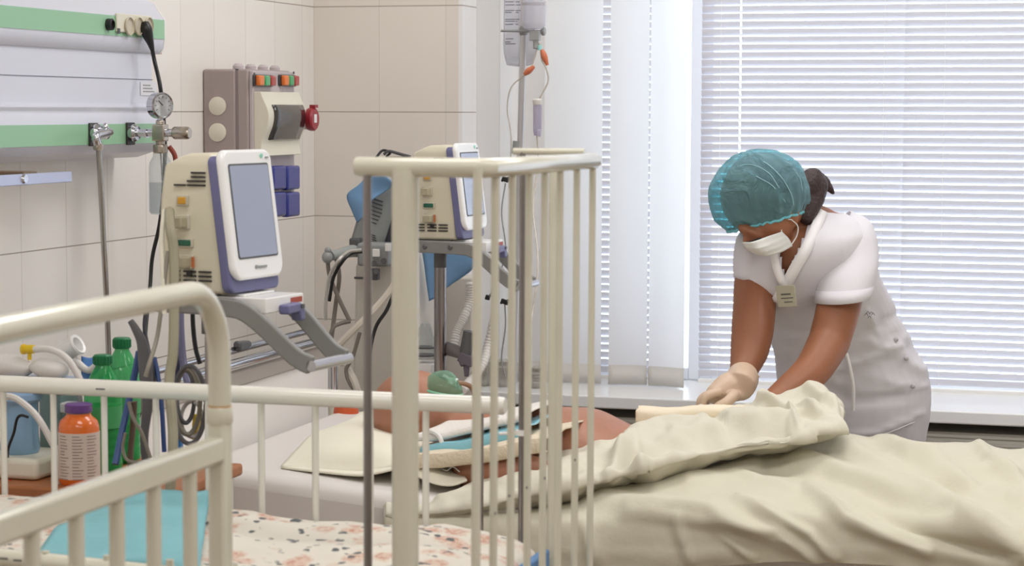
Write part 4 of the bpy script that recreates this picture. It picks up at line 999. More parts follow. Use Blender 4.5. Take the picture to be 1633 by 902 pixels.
# ---- pillow: two stacked flat shapes with points
def cushion(name, corners_lo, Y0_, Y1_, label, cat, mt, th=.05):
    pass
def pillow(rows_top, rows_bot, name, mt, parent=None):
    A = lattice(rows_top, 8, 8); B = lattice(rows_bot, 8, 8)
    m = MB().grid(A); m.grid(B)
    H, W = len(A), len(A[0]); per = [(0, j) for j in range(W)]+[(i, W-1) for i in range(1, H)]+[(H-1, j) for j in range(W-2, -1, -1)]+[(i, 0) for i in range(H-2, 0, -1)]
    o = H*W; fs = []
    for k in range(len(per)):
        a = per[k]; b = per[(k+1) % len(per)]; ia = a[0]*W+a[1]; ib = b[0]*W+b[1]; fs.append((ia, ib, ib+o, ia+o))
    m.add([], []); m.f += fs; m.m += [0]*len(fs)
    return m.build(name, mt, parent, angle=180)
Yp0, Yp1 = 4.06, 4.72
top = [R_([(448, 742, Yp0), (500, 749, Yp0), (560, 752, Yp0), (600, 748, Yp0), (640, 738, Yp0)]),
       R_([(470, 718, Yp0+.08), (520, 712, Yp0+.06), (570, 712, Yp0+.06), (612, 712, Yp0+.06), (648, 716, Yp0+.08)]),
       R_([(500, 690, Yp0+.22), (540, 682, Yp0+.22), (585, 684, Yp0+.22), (625, 692, Yp0+.22), (665, 702, Yp0+.22)]),
       R_([(545, 676, Yp0+.40), (570, 664, Yp0+.40), (600, 672, Yp0+.40), (640, 688, Yp0+.40), (675, 694, Yp0+.40)]),
       R_([(575, 656, Yp1-.1), (590, 655, Yp1-.1), (620, 664, Yp1-.1), (650, 676, Yp1-.1), (690, 688, Yp1-.1)])]
bot_ = [[p-Vector((0, 0, d)) for p in r] for r, d in zip(top, (.004, .045, .075, .085, .07))]
o = pillow(top, bot_, 'pillow', PIL); tag(o, 'flat cream pillow with pointed corner at the headboard end', 'pillow')
# flat hem flange of the pillowcase
top2 = [R_([(448, 744, Yp0-.004), (560, 756, Yp0-.02), (600, 753, Yp0-.02), (655, 741, Yp0), (700, 742, Yp0)]), R_([(452, 738, Yp0+.02), (560, 747, Yp0+.015), (600, 743, Yp0+.015), (650, 733, Yp0+.02), (700, 728, Yp0+.05)])]
MB().grid(lattice(top2, 8, 4)).build('pillow_flange', PIL, o, solid=.004)
# second cushion under neck and shoulder
top = [R_([(655, 752, 4.04), (690, 768, 4.03), (720, 772, 4.03), (745, 764, 4.05)]),
       R_([(650, 726, 4.10), (680, 738, 4.08), (712, 752, 4.08), (738, 755, 4.10)]),
       R_([(655, 702, 4.22), (690, 710, 4.2), (715, 728, 4.2), (735, 744, 4.2)]),
       R_([(665, 700, 4.40), (700, 705, 4.40), (720, 722, 4.40), (735, 738, 4.40)])]
bot_ = [[p-Vector((0, 0, d)) for p in r] for r, d in zip(top, (.004, .02, .03, .03))]
o = pillow(top, bot_, 'pillow', PIL); tag(o, 'second cream pillow tucked under the patient\'s shoulder', 'pillow')
# ================================================================== PATIENT
SKIN = mat('skin', (172, 120, 96), .5, sss=.08, var=.06, vscale=20, bump=.03, bscale=90)
def capsule_chain(m, pts, rs, seg=18, flat=1.0):
    P = crv(pts, 5); r = crs(rs, 5); m.tube(P, r, seg, flat=flat); m.ell(P[0], (r[0],)*3, None, 16, 10); m.ell(P[-1], (r[-1],)*3, None, 16, 10)
pat = thing('person', 'patient lying face up under blankets with a green oxygen mask', 'person', (-.9, 4.38, .78))
m = MB(); YH = 4.36
hc = UY(660, 655, YH)                        # centre of the skull
m.ell(hc, (.098, .075, .090), Matrix.Rotation(math.radians(-8), 3, 'Y'), 26, 18)
fc = UY(697, 652, YH); m.ell(fc, (.066, .058, .066), None, 22, 14)      # face and jaw
jw = UY(722, 664, YH); m.ell(jw, (.038, .045, .045), None, 18, 12)
ns = UY(694, 613, YH); m.ell(ns, (.012, .011, .018), None, 14, 10)     # nose
m.ell(UY(664, 612, YH), (.03, .05, .018), None, 14, 10)                 # brow
er = UY(655, 664, YH-.078); m.ell(er, (.020, .008, .030), Matrix.Rotation(math.radians(20), 3, 'Y'), 14, 10)
capsule_chain(m, [UY(700, 670, YH), UY(745, 684, YH), UY(785, 694, YH)], [.05, .052, .062])
# trunk
sec = [(770, 712, .16, .050), (815, 710, .17, .070), (860, 708, .16, .078), (905, 708, .15, .078), (945, 710, .145, .076), (990, 722, .145, .062), (1050, 735, .14, .045)]
P = []
for px, py, hy, hzz in sec:
    c = UY(px, py, YH+.02); P.append([c+Vector((0, hy*math.cos(a), hzz*math.sin(a)*(1 if math.sin(a) > 0 else .8))) for a in [2*math.pi*k/28 for k in range(28)]])
Pc = list(zip(*[crv([P[i][k] for i in range(len(P))], 6) for k in range(28)]))
m.grid([list(r) for r in Pc], closeu=True)
m.f += [tuple(range(len(m.v)-28*len(Pc), len(m.v)-28*len(Pc)+28))[::-1], tuple(range(len(m.v)-28, len(m.v)))]; m.m += [0, 0]
# near arm: shoulder, elbow, forearm going under the blanket
capsule_chain(m, [UY(756, 746, 4.12), UY(790, 746, 4.10), UY(835, 750, 4.10), UY(900, 766, 4.14), UY(960, 770, 4.18)], [.046, .042, .036, .030, .026])
capsule_chain(m, [UY(770, 712, 4.55), UY(850, 716, 4.60), UY(960, 735, 4.62)], [.055, .045, .035])
capsule_chain(m, [UY(1040, 760, 4.32), UY(1300, 785, 4.34), UY(1500, 790, 4.34)], [.035, .025, .02])
capsule_chain(m, [UY(1040, 750, 4.50), UY(1300, 770, 4.52), UY(1500, 775, 4.52)], [.035, .025, .02])
m.build('body', SKIN, pat, remesh=.0055, smoothmod=4)
# closed eye line, mouth line
# oxygen mask with reservoir
MG = glassy('green mask plastic', (165, 205, 180), .14, .12)
c = UY(700, 612, YH)
t = thing('oxygen_mask', 'pale green see-through oxygen mask over the patient\'s nose', 'oxygen mask', c)
rows = []
for k, (sx_, sy_, dz) in enumerate([(.048, .048, -.012), (.046, .046, -.002), (.036, .036, .012), (.024, .024, .022), (.012, .012, .028), (.0008, .0008, .030)]):
    rows.append([c+Vector((sx_*math.cos(a)*(1.05 if math.cos(a) > 0 else .95)+.004*k, sy_*math.sin(a), dz-.010*math.cos(a)*(1-k/5))) for a in [2*math.pi*j/28 for j in range(28)]])
MB().grid(rows, closeu=True).build('mask_shell', MG, t, solid=.002)
MB().tube([r_*1 for r_ in rows[0]], .003, 8, closed=True).build('mask_rim', mat('mask rim green', (130, 186, 156), .4), t)
sp = UY(724, 608, YH)
MB().tube([UY(716, 608, YH), UY(729, 610, YH)], [.0095, .0095], 14).build('mask_port', WHITEP, t)
MB().tube(crv([UY(729, 610, YH), UY(742, 612, YH+.02), UY(752, 618, YH+.04), UY(757, 634, YH+.04)], 6), .0055, 10).build('mask_hose', mat('amber hose', (150, 120, 96), .4), t)
# hair at the crown
m = MB()

# folded cloths stacked over the chest
cl = [((664, 700), (740, 694), (812, 682), (862, 676), 'white towel folded over the patient\'s chest', mat('white towel', (232, 226, 220), .9, bump=.3, bscale=160), -10, .0),
      ]
def slabcloth(name, topline, thick, Yn, Yf_, mt, label, cat, wav=.003, rise=.0, seed=0):
    """a soft folded cloth: near edge follows topline, thickness given, lies across the chest"""
    A = []
    n = 9
    for j in range(n):
        v = j/(n-1); Y = Yn+(Yf_-Yn)*v
        base = R_([(px, py, Yn) for px, py in topline])
        A.append([Vector((p.x+.01*v, Y, p.z+rise*math.sin(math.pi*min(1, v*1.1)*.5)+wav*noise.noise(Vector((i*1.3+seed, v*4, 0))))) for i, p in enumerate(base)])
    # rounded near lip
    lip = [[p+Vector((0, .006, -thick)) for p in A[0]], [p+Vector((0, -.006, -thick*.9)) for p in A[0]], [p+Vector((0, -.010, -thick*.5)) for p in A[0]], [p+Vector((0, -.006, -thick*.08)) for p in A[0]]]
    o = MB().grid(lattice(lip+A, 8, 4)).build(name, mt, solid=.004, angle=180)
    return tag(o, label, cat)
slabcloth('folded_towel', [(666, 722), (700, 722), (735, 720), (790, 710), (840, 700), (872, 697)], .032, 4.05, 4.30, mat('beige towel', (222, 208, 184), .9, bump=.4, bscale=120), 'beige towel draped over the patient\'s shoulder and chest', 'towel', .008, .0, 1)
slabcloth('blue_gel_pack', [(672, 712), (705, 706), (740, 700), (800, 686), (836, 680)], .030, 4.10, 4.32, mat('blue gel pack', (136, 196, 212), .25, coat=.4, bump=.3, bscale=30), 'light blue soft pack lying across the patient\'s chest', 'gel pack', .006, .0, 2)
slabcloth('folded_towel', [(664, 691), (700, 690), (740, 682), (800, 667), (832, 660)], .016, 4.12, 4.40, mat('white towel', (232, 226, 220), .9, bump=.3, bscale=160), 'thin white towel folded on top of the blue pack', 'towel', .004, .0, 3)
t = thing('pulse_sensor', 'white clip sensor taped beside the blue pack', 'sensor', UY(806, 680, 4.14))
MB().tube(crv([UY(796, 664, 4.15), UY(804, 678, 4.14), UY(812, 688, 4.14)], 4), [.006]*4+[.009]*3+[.005]*2, 10).build('clip', WHITEP, t)
cable('breathing_tube', [UY(664, 700, 4.14), UY(684, 688, 4.12), UY(700, 695, 4.10), UY(706, 715, 4.10), UY(708, 740, 4.10)], .0048, WHITEP, 'short white tube curling past the blue pack', 'tube')
cable('lace_cord', [UY(700, 744, 4.08), UY(712, 750, 4.07), UY(722, 744, 4.07), UY(733, 752, 4.07)], .0012, WHITEP, 'thin white cord on the second pillow', 'cord')
# something orange between headboard and pillow
o = MB().lathe([(.0005, 0), (.03, 0), (.034, .03), (.028, .07), (.0005, .075)], UY(552, 690, 4.80), 20).build('orange_bag', mat('orange red plastic', (196, 84, 40), .4), bevel=.004); tag(o, 'small orange red pouch behind the pillow', 'pouch')
# ================================================================== NURSE
NSK = mat('tanned skin', (146, 92, 62), .5, sss=.08, var=.05, vscale=14, bump=.02, bscale=80)
UNI = mat('white uniform cotton', (222, 219, 225), .8, bump=.12, bscale=18, transl=.06)
UNIS = mat('white uniform trim', (240, 238, 240), .75)
GLV = mat('latex glove', (210, 184, 160), .45, bump=.15, bscale=60, transl=.05)
nb = UD(1350, 760, 5.20)
nu = thing('person', 'nurse in white uniform, turquoise cap and face mask bending over the bed', 'person', (nb.x, nb.y, 0))
LR = _r0.copy(); LF = _f0.copy()
def pxm(px, d): return px*d/F_PX
def sect(cx, cy, d, hw, hd, tilt=0.0, n=40, sq=.92, yaw=0.0):
    """elliptic cross section: hw in photo px, hd in metres; tilt turns it about the depth axis"""
    c = UD(cx, cy, d); w_ = pxm(hw, d); A = LR*math.cos(tilt)+Vector((0, 0, 1))*math.sin(tilt)
    B = LF
    A2 = A*math.cos(yaw)+B*math.sin(yaw); B2 = B*math.cos(yaw)-A*math.sin(yaw)
    out = []
    for k in range(n):
        a = 2*math.pi*k/n; ca, sa = math.cos(a), math.sin(a)
        out.append(c+A2*w_*math.copysign(abs(ca)**sq, ca)+B2*hd*math.copysign(abs(sa)**sq, sa))
    return out
def loft(secs, nsub=6):
    n = len(secs[0]); cols = [crv([s[k] for s in secs], nsub) for k in range(n)]
    return [[cols[k][i] for k in range(n)] for i in range(len(cols[0]))]
# ---- torso sections (tilt negative: left side lower)
TS = [(1352, 830, 5.27, 92, .125, 0), (1356, 770, 5.27, 104, .14, 0), (1357, 715, 5.26, 113, .15, 0), (1361, 660, 5.24, 121, .155, 0.02), (1360, 605, 5.22, 119, .15, .05), (1343, 552, 5.19, 108, .14, .12),
      (1322, 503, 5.13, 104, .14, .22), (1296, 460, 5.06, 108, .14, .24), (1284, 420, 5.00, 108, .135, .20), (1284, 385, 4.98, 100, .12, .12), (1290, 355, 4.99, 78, .095, .02), (1300, 335, 5.0, 42, .07, -.1)]
def tors(k=1.0, off=0, kd=None): return [sect(cx, cy, d, hw*k-off, hd*k-off*.0015, tl) for cx, cy, d, hw, hd, tl in TS]
G = loft(tors(), 7)
# wrinkle folds on the tunic: ridges drawn along the cloth
TF = [([(1385, 545), (1420, 560), (1470, 590)], 8, .010), ([(1330, 590), (1400, 565), (1445, 540)], 7, .008), ([(1290, 600), (1360, 640), (1440, 632)], 8, -.008), ([(1350, 540), (1400, 520), (1440, 500)], 8, -.007),
      ([(1240, 690), (1320, 700), (1400, 690), (1470, 660)], 5, .006), ([(1380, 500), (1410, 540), (1445, 565)], 7, .008), ([(1225, 515), (1260, 530), (1300, 520)], 7, -.008), ([(1190, 420), (1215, 480), (1250, 510)], 8, .007),
      ([(1262, 470), (1285, 500), (1298, 470)], 6, -.006), ([(1400, 600), (1440, 615), (1475, 615)], 6, .005), ([(1260, 560), (1300, 600), (1340, 610)], 8, .006), ([(1330, 330), (1370, 360), (1400, 400)], 8, .006), ([(1212, 462), (1262, 486)], 26, .020), ([(1236, 524), (1300, 528), (1345, 520)], 7, -.008)]
for i in range(len(G)):
    row = G[i]; c = sum(row, Vector())/len(row)
    for k in range(len(row)):
        p = row[k]; nrm = (p-c).normalized(); px, py, _ = PJ(p)
        d = .004*noise.noise(p*9)+.0025*noise.noise(p*22)
        if nrm.dot(LF) < .3:
            for pts, w_, a in TF:
                best = 1e9
                for j in range(len(pts)-1): best = min(best, seg_d((px, py), pts[j], pts[j+1])[0])
                if best < 3*w_: d += a*math.exp(-(best/w_)**2)
        G[i][k] = p+nrm*d
def in_poly(x, y, P):
    c = False; n = len(P)
    for i in range(n):
        x1, y1 = P[i]; x2, y2 = P[(i+1) % n]
        if (y1 > y) != (y2 > y) and x < (x2-x1)*(y-y1)/(y2-y1)+x1: c = not c
    return c
# finer grid so the neckline cut is clean
G2 = []
cols = list(zip(*G)); 
def dens(r):
    o = []
    for k in range(len(r)):
        a, b = r[k], r[(k+1) % len(r)]; o += [a, a*.75+b*.25, a*.5+b*.5, a*.25+b*.75]
    return o
G2 = [dens(r) for r in G]
G3 = []
for i in range(len(G2)-1): G3 += [G2[i], [a*.5+b*.5 for a, b in zip(G2[i], G2[i+1])]]
G3.append(G2[-1])
VP = [(1243, 350), (1242, 395), (1251, 443), (1268, 410), (1296, 345), (1290, 320), (1245, 320)]
mb = MB(); nc = len(G3[0]); vs = [p for r in G3 for p in r]; fs = []
for i in range(len(G3)-1):
    for k in range(nc):
        k2 = (k+1) % nc; a = (i*nc+k, i*nc+k2, (i+1)*nc+k2, (i+1)*nc+k); c = sum((vs[j] for j in a), Vector())/4
        ax = sum(G3[i], Vector())/nc
        if (c-ax).dot(LF) < 0 and in_poly(*PJ(c)[:2], VP): continue
        fs.append(a)
mb.add(vs, fs)
# sleeves: her right (away from us on the left of the body) and her left
def tube_sec(cx, cy, d, hw, hd, tilt): return sect(cx, cy, d, hw, hd, tilt, n=32, sq=1.0)
SL = loft([tube_sec(1335, 362, 5.02, 34, .05, .9), tube_sec(1348, 378, 4.98, 46, .07, .55), tube_sec(1353, 408, 4.95, 49, .072, .25), tube_sec(1351, 440, 4.92, 48, .078, .10), tube_sec(1343, 479, 4.895, 42.5, .078, .09)], 6)
SR = loft([tube_sec(1222, 372, 4.98, 26, .04, -.9), tube_sec(1208, 388, 4.97, 34, .055, -.5), tube_sec(1200, 415, 4.97, 31, .06, -.25), tube_sec(1198, 446, 4.97, 28, .058, -.15)], 6)
for S_ in (SL, SR):
    for r in S_:
        c = sum(r, Vector())/len(r)
        for k in range(len(r)): r[k] = r[k]+(r[k]-c).normalized()*(.003*noise.noise(r[k]*14))
    mb.grid(S_, closeu=True)
tunic = mb.build('tunic', UNI, nu, solid=.003, angle=180, soff=-1)
MB().grid([[p+(p-sum(SL[-1], Vector())/32).normalized()*.0018 for p in SL[-4]], [p+(p-sum(SL[-1], Vector())/32).normalized()*.0022 for p in SL[-1]]], closeu=True).build('sleeve_hem', UNI, tunic, solid=.002)
# wrap collar: two bands that meet at the bottom of the V
def on_front(px, py, out=.004):
    """point of the front of the torso seen at px,py"""
    best = None; bd = 1e9
    for r in G3[::2]:
        ax = sum(r, Vector())/nc
        for p in r[::2]:
            if (p-ax).dot(LF) > .01: continue
            x, y, _ = PJ(p); d = (x-px)**2+(y-py)**2
            if d < bd: bd = d; best = (p, ax)
    p, ax = best; n = (p-ax).normalized()
    z = (p-CAM).dot(FWD); q = UD(px, py, z)
    return q+n*out-LF*out
def band(pts, wpx, name, mt, par, th=.003):
    c = crv([on_front(*p) for p in pts], 6); P0, P1 = [], []
    for i, p in enumerate(c):
        t = (c[min(i+1, len(c)-1)]-c[max(i-1, 0)]).normalized(); sd = t.cross(-LF).normalized()*pxm(wpx/2, 5.0)
        P0.append(p-sd); P1.append(p+sd)
    return MB().grid([P0, [(a+b)/2-LF*.003 for a, b in zip(P0, P1)], P1]).build(name, mt, par, solid=th, angle=180)
band([(1234, 372), (1234, 395), (1239, 425), (1249, 450), (1262, 472)], 13, 'collar_band', UNIS, tunic)
band([(1311, 334), (1302, 360), (1286, 395), (1269, 425), (1255, 452), (1238, 482)], 18, 'collar_band', UNIS, tunic)
# tie string and trousers
s0 = on_front(1349, 562, .006)
MB().tube(crv([s0, on_front(1354, 585, .012), on_front(1359, 615, .012), on_front(1360, 652, .010)], 6), .0042, 8).build('tie_string', UNIS, tunic)
for (px, py) in ((1427, 541), (1443, 571), (1454, 615)):
    c = on_front(px, py, .003); MB().ell(c, (.006, .004, .006), None, 12, 8).build('button', mat('button grey', (190, 184, 190), .35), tunic)
# pocket edge line
band([(1262, 700), (1330, 706), (1400, 694), (1456, 672)], 2.5, 'hem_seam', mat('seam shade cotton', (206, 200, 206), .8), tunic, .001)
pk = on_front(1382, 503, .004)
m = MB()
for k in range(5): a_ = pk+LR*(.008*(k-2)*.5)+Vector((0, 0, .006*math.sin(k*2.3))); m.tube(crv([a_, a_+LR*.004+Vector((0, 0, .006)), a_+LR*.008], 3), .0007, 5)
m.build('embroidery', mat('grey thread', (110, 108, 116), .7), tunic)
# badge
c = on_front(1257, 468, .022)
nB = (-LF*.8-LR*.5+Vector((0, 0, -.1))).normalized(); Xb = Vector((0, 0, 1)).cross(nB).normalized(); Zb = nB.cross(Xb)
Rb = Matrix((Xb, -nB, Zb)).transposed() @ Matrix.Rotation(math.radians(-6), 3, 'Y')
bdg = MB().box(c, (.048, .003, .050), Rb).build('name_badge', mat('badge grey green', (176, 172, 152), .35), tunic, bevel=.002)
m = MB()
for k, w_ in enumerate((.024, .030, .020)): m.box(c+Rb @ Vector((.000+.002*k, -.0022, .005-.009*k)), (w_, .001, .0028 if k == 0 else .0016), Rb)
m.build('badge_text', GREYD, bdg)
# ---- legs and shoes (behind the bed)
tr = MB()
for sx, dd in ((-.085, -.02), (.085, .03)):
    b_ = UD(1356, 770, 5.27); bx = b_+LR*sx+LF*dd
    tr.tube(crv([Vector((bx.x, bx.y, .86)), Vector((bx.x, bx.y, .5)), Vector((bx.x, bx.y, .09))], 6), crs([.098, .075, .058], 6), 20)
tr.build('trousers', UNI, nu, remesh=.01, smoothmod=3)
for sx, dd in ((-.085, -.02), (.085, .03)):
    b_ = UD(1356, 770, 5.27); bx = b_+LR*sx+LF*dd
    MB().ell((bx.x, bx.y-.05, .035), (.048, .125, .045)).box((bx.x, bx.y-.05, .012), (.085, .23, .024)).build('shoe', WHITEP, nu, remesh=.008, smoothmod=3)
# ---- body
bd_ = MB()
for r_ in ([loft([[v_ for v_ in s] for s in tors(.90, 0)], 3)]): bd_.grid(r_, closeu=True); n0__ = len(bd_.v)-len(r_)*40; bd_.f += [tuple(range(n0__, n0__+40))[::-1], tuple(range(len(bd_.v)-40, len(bd_.v)))]; bd_.m += [0, 0]
# neck, chest triangle
capsule_chain(bd_, [UD(1300, 372, 5.0), UD(1278, 352, 4.965), UD(1252, 342, 4.94)], [.068, .056, .056])
capsule_chain(bd_, [UD(1272, 378, 4.945), UD(1262, 400, 4.925), UD(1256, 432, 4.925)], [.040, .036, .020])
# head: skull, face, jaw, nose
HD = 4.90
Rh = Matrix.Rotation(-YAW*0+math.radians(16.4), 3, 'Z') @ Matrix.Rotation(math.radians(28), 3, 'Y')
bd_.ell(UD(1216, 318, HD), (.100, .085, .090), Rh, 28, 18)
bd_.ell(UD(1224, 358, HD-.015), (.060, .062, .060), Rh, 24, 16)
bd_.ell(UD(1228, 378, HD-.01), (.040, .045, .036), Rh, 20, 14)
bd_.ell(UD(1192, 384, HD-.055), (.014, .013, .010), Rh, 14, 10)          # nose bridge
bd_.ell(UD(1198, 371, HD-.05), (.036, .030, .014), Rh, 18, 12)            # brow
er = UD(1265, 352, HD-.045); bd_.ell(er, (.012, .010, .026), Matrix.Rotation(math.radians(25), 3, 'Y'), 14, 10)
# arms
HA = UY(1160, 622, 4.66)
capsule_chain(bd_, [UD(1338, 385, 5.0), UD(1343, 440, 4.93), UD(1337, 490, 4.89), UD(1322, 545, 4.86)], [.052, .055, .051, .048])
capsule_chain(bd_, [UD(1322, 545, 4.86), UD(1295, 590, 4.78), UD(1255, 624, 4.70), UY(1215, 656, 4.56), UY(1195, 668, 4.52)], [.048, .042, .034, .027, .024])
capsule_chain(bd_, [UD(1222, 395, 4.99), UD(1206, 440, 4.97), UD(1203, 490, 4.93), UD(1200, 528, 4.90)], [.052, .050, .050, .049])
capsule_chain(bd_, [UD(1200, 528, 4.90), UD(1195, 560, 4.87), UD(1185, 592, 4.82), HA+Vector((.024, .02, .022))], [.049, .044, .031, .024])
body = bd_.build('body', NSK, nu, remesh=.0055, smoothmod=4)
# eyebrow, eyelid line
MB().tube(crv([UD(1190, 386, HD-.072), UD(1200, 384, HD-.082), UD(1214, 379, HD-.084)], 4), .0018, 6).build('eyelashes', mat('brow brown', (1, 1, 1)), body)
# hair under the cap and the low bun behind
HAIR = mat('brown hair', (54, 36, 34), .5, bump=.5, bscale=150)
hr = MB().ell(UD(1222, 306, HD+.012), (.101, .094, .088), Rh, 26, 16)
hr.ell(UD(1290, 300, HD+.03), (.034, .04, .050), Matrix.Rotation(math.radians(20), 3, 'Y'), 18, 12)
capsule_chain(hr, [UD(1286, 345, HD+.0), UD(1297, 318, HD+.02), UD(1302, 296, HD+.03)], [.020, .026, .028], 12)
capsule_chain(hr, [UD(1298, 278, HD+.04), UD(1313, 288, HD+.05), UD(1325, 303, HD+.05), UD(1331, 311, HD+.05)], [.014, .014, .009, .003], 10)
hr.build('hair', HAIR, nu, remesh=.006, smoothmod=2)
# ---- bouffant cap
def cap_mat():
    m = bpy.data.materials.new('turquoise cap gauze'); m.use_nodes = True; nt = m.node_tree; N = nt.nodes; L = nt.links
    b = N['Principled BSDF']; b.inputs['Base Color'].default_value = S(150, 192, 204); b.inputs['Roughness'].default_value = .55
    tc = N.new('ShaderNodeTexCoord'); n = N.new('ShaderNodeTexNoise'); n.inputs['Scale'].default_value = 15; n.inputs['Detail'].default_value = 5; n.inputs['Distortion'].default_value = 2.6
    L.new(tc.outputs['Object'], n.inputs['Vector']); bp = N.new('ShaderNodeBump'); bp.inputs['Strength'].default_value = .9; bp.inputs['Distance'].default_value = .02; L.new(n.outputs['Fac'], bp.inputs['Height']); L.new(bp.outputs[0], b.inputs['Normal'])
    t = N.new('ShaderNodeBsdfTransparent'); t.inputs[0].default_value = S(150, 225, 235)
    tl = N.new('ShaderNodeBsdfTranslucent'); tl.inputs[0].default_value = S(120, 200, 215)
    a = N.new('ShaderNodeMixShader'); a.inputs[0].default_value = .3; L.new(b.outputs[0], a.inputs[1]); L.new(tl.outputs[0], a.inputs[2])
    f = N.new('ShaderNodeLayerWeight'); f.inputs[0].default_value = .35
    mp = N.new('ShaderNodeMapRange'); mp.inputs['To Min'].default_value = .42; mp.inputs['To Max'].default_value = .92; L.new(f.outputs['Facing'], mp.inputs['Value'])
    x = N.new('ShaderNodeMixShader'); L.new(mp.outputs[0], x.inputs[0]); L.new(t.outputs[0], x.inputs[1]); L.new(a.outputs[0], x.inputs[2]); L.new(x.outputs[0], N['Material Output'].inputs[0])
    return m
cc = UD(1210, 309, HD+.005)
# axis of the opening: through the chin side, toward lower right
ax = (LR*.26+Vector((0, 0, -1))*.95-LF*.02).normalized()
e1 = (LR-ax*LR.dot(ax)).normalized(); e2 = ax.cross(e1).normalized()
P = []; NS = 96
for i in range(26):
    th = math.radians(3+i*5.05)   # polar angle from the top of the cap to its rim
    r = []
    for k in range(NS):
        a = 2*math.pi*k/NS
        rad = 1.0+.035*noise.noise(Vector((math.cos(a)*3, math.sin(a)*3, th*2.2)))+.022*noise.noise(Vector((math.cos(a)*9, math.sin(a)*9, th*5)))+.010*noise.noise(Vector((math.cos(a)*24, math.sin(a)*24, th*9)))
        rad += .020*math.sin(a*31+3*math.sin(a*3))*max(0, (th-1.15))**1.1   # gathers at the rim
        st = math.sin(th); p = cc + e1*(.1165*st*math.cos(a)*rad) + e2*(.108*st*math.sin(a)*rad) - ax*(.102*math.cos(th)*rad)
        r.append(p)
    P.append(r)
cap = MB().grid(P, closeu=True); cap.f.append(tuple(range(NS))[::-1]); cap.m.append(0)
cap = cap.build('surgical_cap', cap_mat(), nu, angle=180)
MB().tube([p*1.0 for p in P[-1]], .0035, 8, closed=True).build('elastic_rim', mat('turquoise elastic', (110, 184, 196), .6), cap)
# ridged creases sweeping over the cap
m = MB()
def oncap(px, py):
    best = None; bd0 = 1e9
    for r in P:
        for p in r:
            if (p-cc).dot(LF) > .0: continue
            x, y, _ = PJ(p); d = (x-px)**2+(y-py)**2
            if d < bd0: bd0 = d; best = p
    return UD(px, py, (best-CAM).dot(FWD)-.001)
for pts in ([(1200, 250), (1225, 262), (1248, 285), (1262, 310), (1266, 328)], [(1185, 270), (1212, 284), (1232, 296), (1250, 318), (1262, 340)], [(1215, 246), (1240, 252), (1262, 262)], [(1265, 268), (1276, 285), (1280, 305)], [(1160, 270), (1195, 262), (1225, 275), (1243, 300)]):
    m.tube(crv([oncap(*p) for p in pts], 6), [.0002]+[.0007]*(6*(len(pts)-1)-1)+[.0003], 6)
m.build('cap_creases', mat('cap crease', (170, 216, 224), .5), cap)
# ---- face mask
MK = mat('white face mask', (226, 226, 222), .7, bump=.05, bscale=30, transl=.12)
mk = [[UD(1183, 386, HD-.085), UD(1200, 385, HD-.104), UD(1226, 376, HD-.092), UD(1247, 369, HD-.070)],
      [UD(1190, 397, HD-.083), UD(1212, 398, HD-.106), UD(1238, 390, HD-.090), UD(1258, 380, HD-.060)],
      [UD(1203, 405, HD-.070), UD(1222, 408, HD-.092), UD(1246, 402, HD-.078), UD(1264, 392, HD-.050)]]
g_ = lattice(mk, 6, 5)
for i, r in enumerate(g_):
    for p in r: p -= LF*(.0012*math.sin(i*2.1))
o = MB().grid(g_).build('face_mask', MK, nu, solid=.0015)
e_ = UD(1262, 350, HD-.058)
MB().tube(crv([UD(1247, 374, HD-.071), UD(1246, 362, HD-.066), UD(1249, 350, HD-.062), e_], 5), .0013, 6).build('ear_loop', WHITEP, o)
MB().tube(crv([UD(1262, 390, HD-.052), UD(1271, 375, HD-.048), UD(1272, 360, HD-.05), e_], 5), .0013, 6).build('ear_loop', WHITEP, o)
# ---- gloved hand (her right): palm, five bent fingers
W0_ = HA+Vector((.015, .012, .012)); 
hm = MB()
PL = lambda px, py, Y: UY(px, py, Y)
wrist = PL(1180, 612, 4.70); knk = PL(1142, 628, 4.64)
capsule_chain(hm, [UD(1184, 603, 4.80), UD(1180, 613, 4.76), wrist+Vector((0, 0, -.004))], [.0375, .0365, .0325], 18)
capsule_chain(hm, [wrist, (wrist+knk)/2+Vector((0, 0, .006)), knk], [.030, .031, .024], 16)
hm.ell((wrist+knk)/2+Vector((.004, .0, -.006)), (.036, .036, .020), Matrix.Rotation(math.radians(16), 3, 'Y'), 20, 12)
fing = [  # base, middle joint, last joint, tip (px, py, Y)
    [(1146, 625, 4.610), (1129, 630, 4.595), (1121, 640, 4.590), (1122, 650, 4.590)],
    [(1142, 627, 4.632), (1124, 631, 4.620), (1116, 641, 4.615), (1118, 651, 4.612)],
    [(1143, 629, 4.655), (1126, 632, 4.650), (1117, 640, 4.645), (1117, 649, 4.642)],
    [(1148, 630, 4.676), (1133, 634, 4.675), (1125, 641, 4.672), (1125, 649, 4.670)]]
for f in fing:
    capsule_chain(hm, [PL(*q) for q in f], [.0105, .0098, .0088, .0075], 12)
capsule_chain(hm, [PL(1170, 630, 4.625), PL(1160, 640, 4.60), PL(1148, 646, 4.59), PL(1140, 650, 4.585)], [.014, .012, .0105, .008], 12)
glove = hm.build('glove', GLV, nu, remesh=.0032, smoothmod=3)
MB().tube([p for p in sect(1185, 597, 4.81, 25.2, .0365, -.1, 24, 1.0)], .0022, 8, closed=True).build('cuff_roll', GLV, glove)
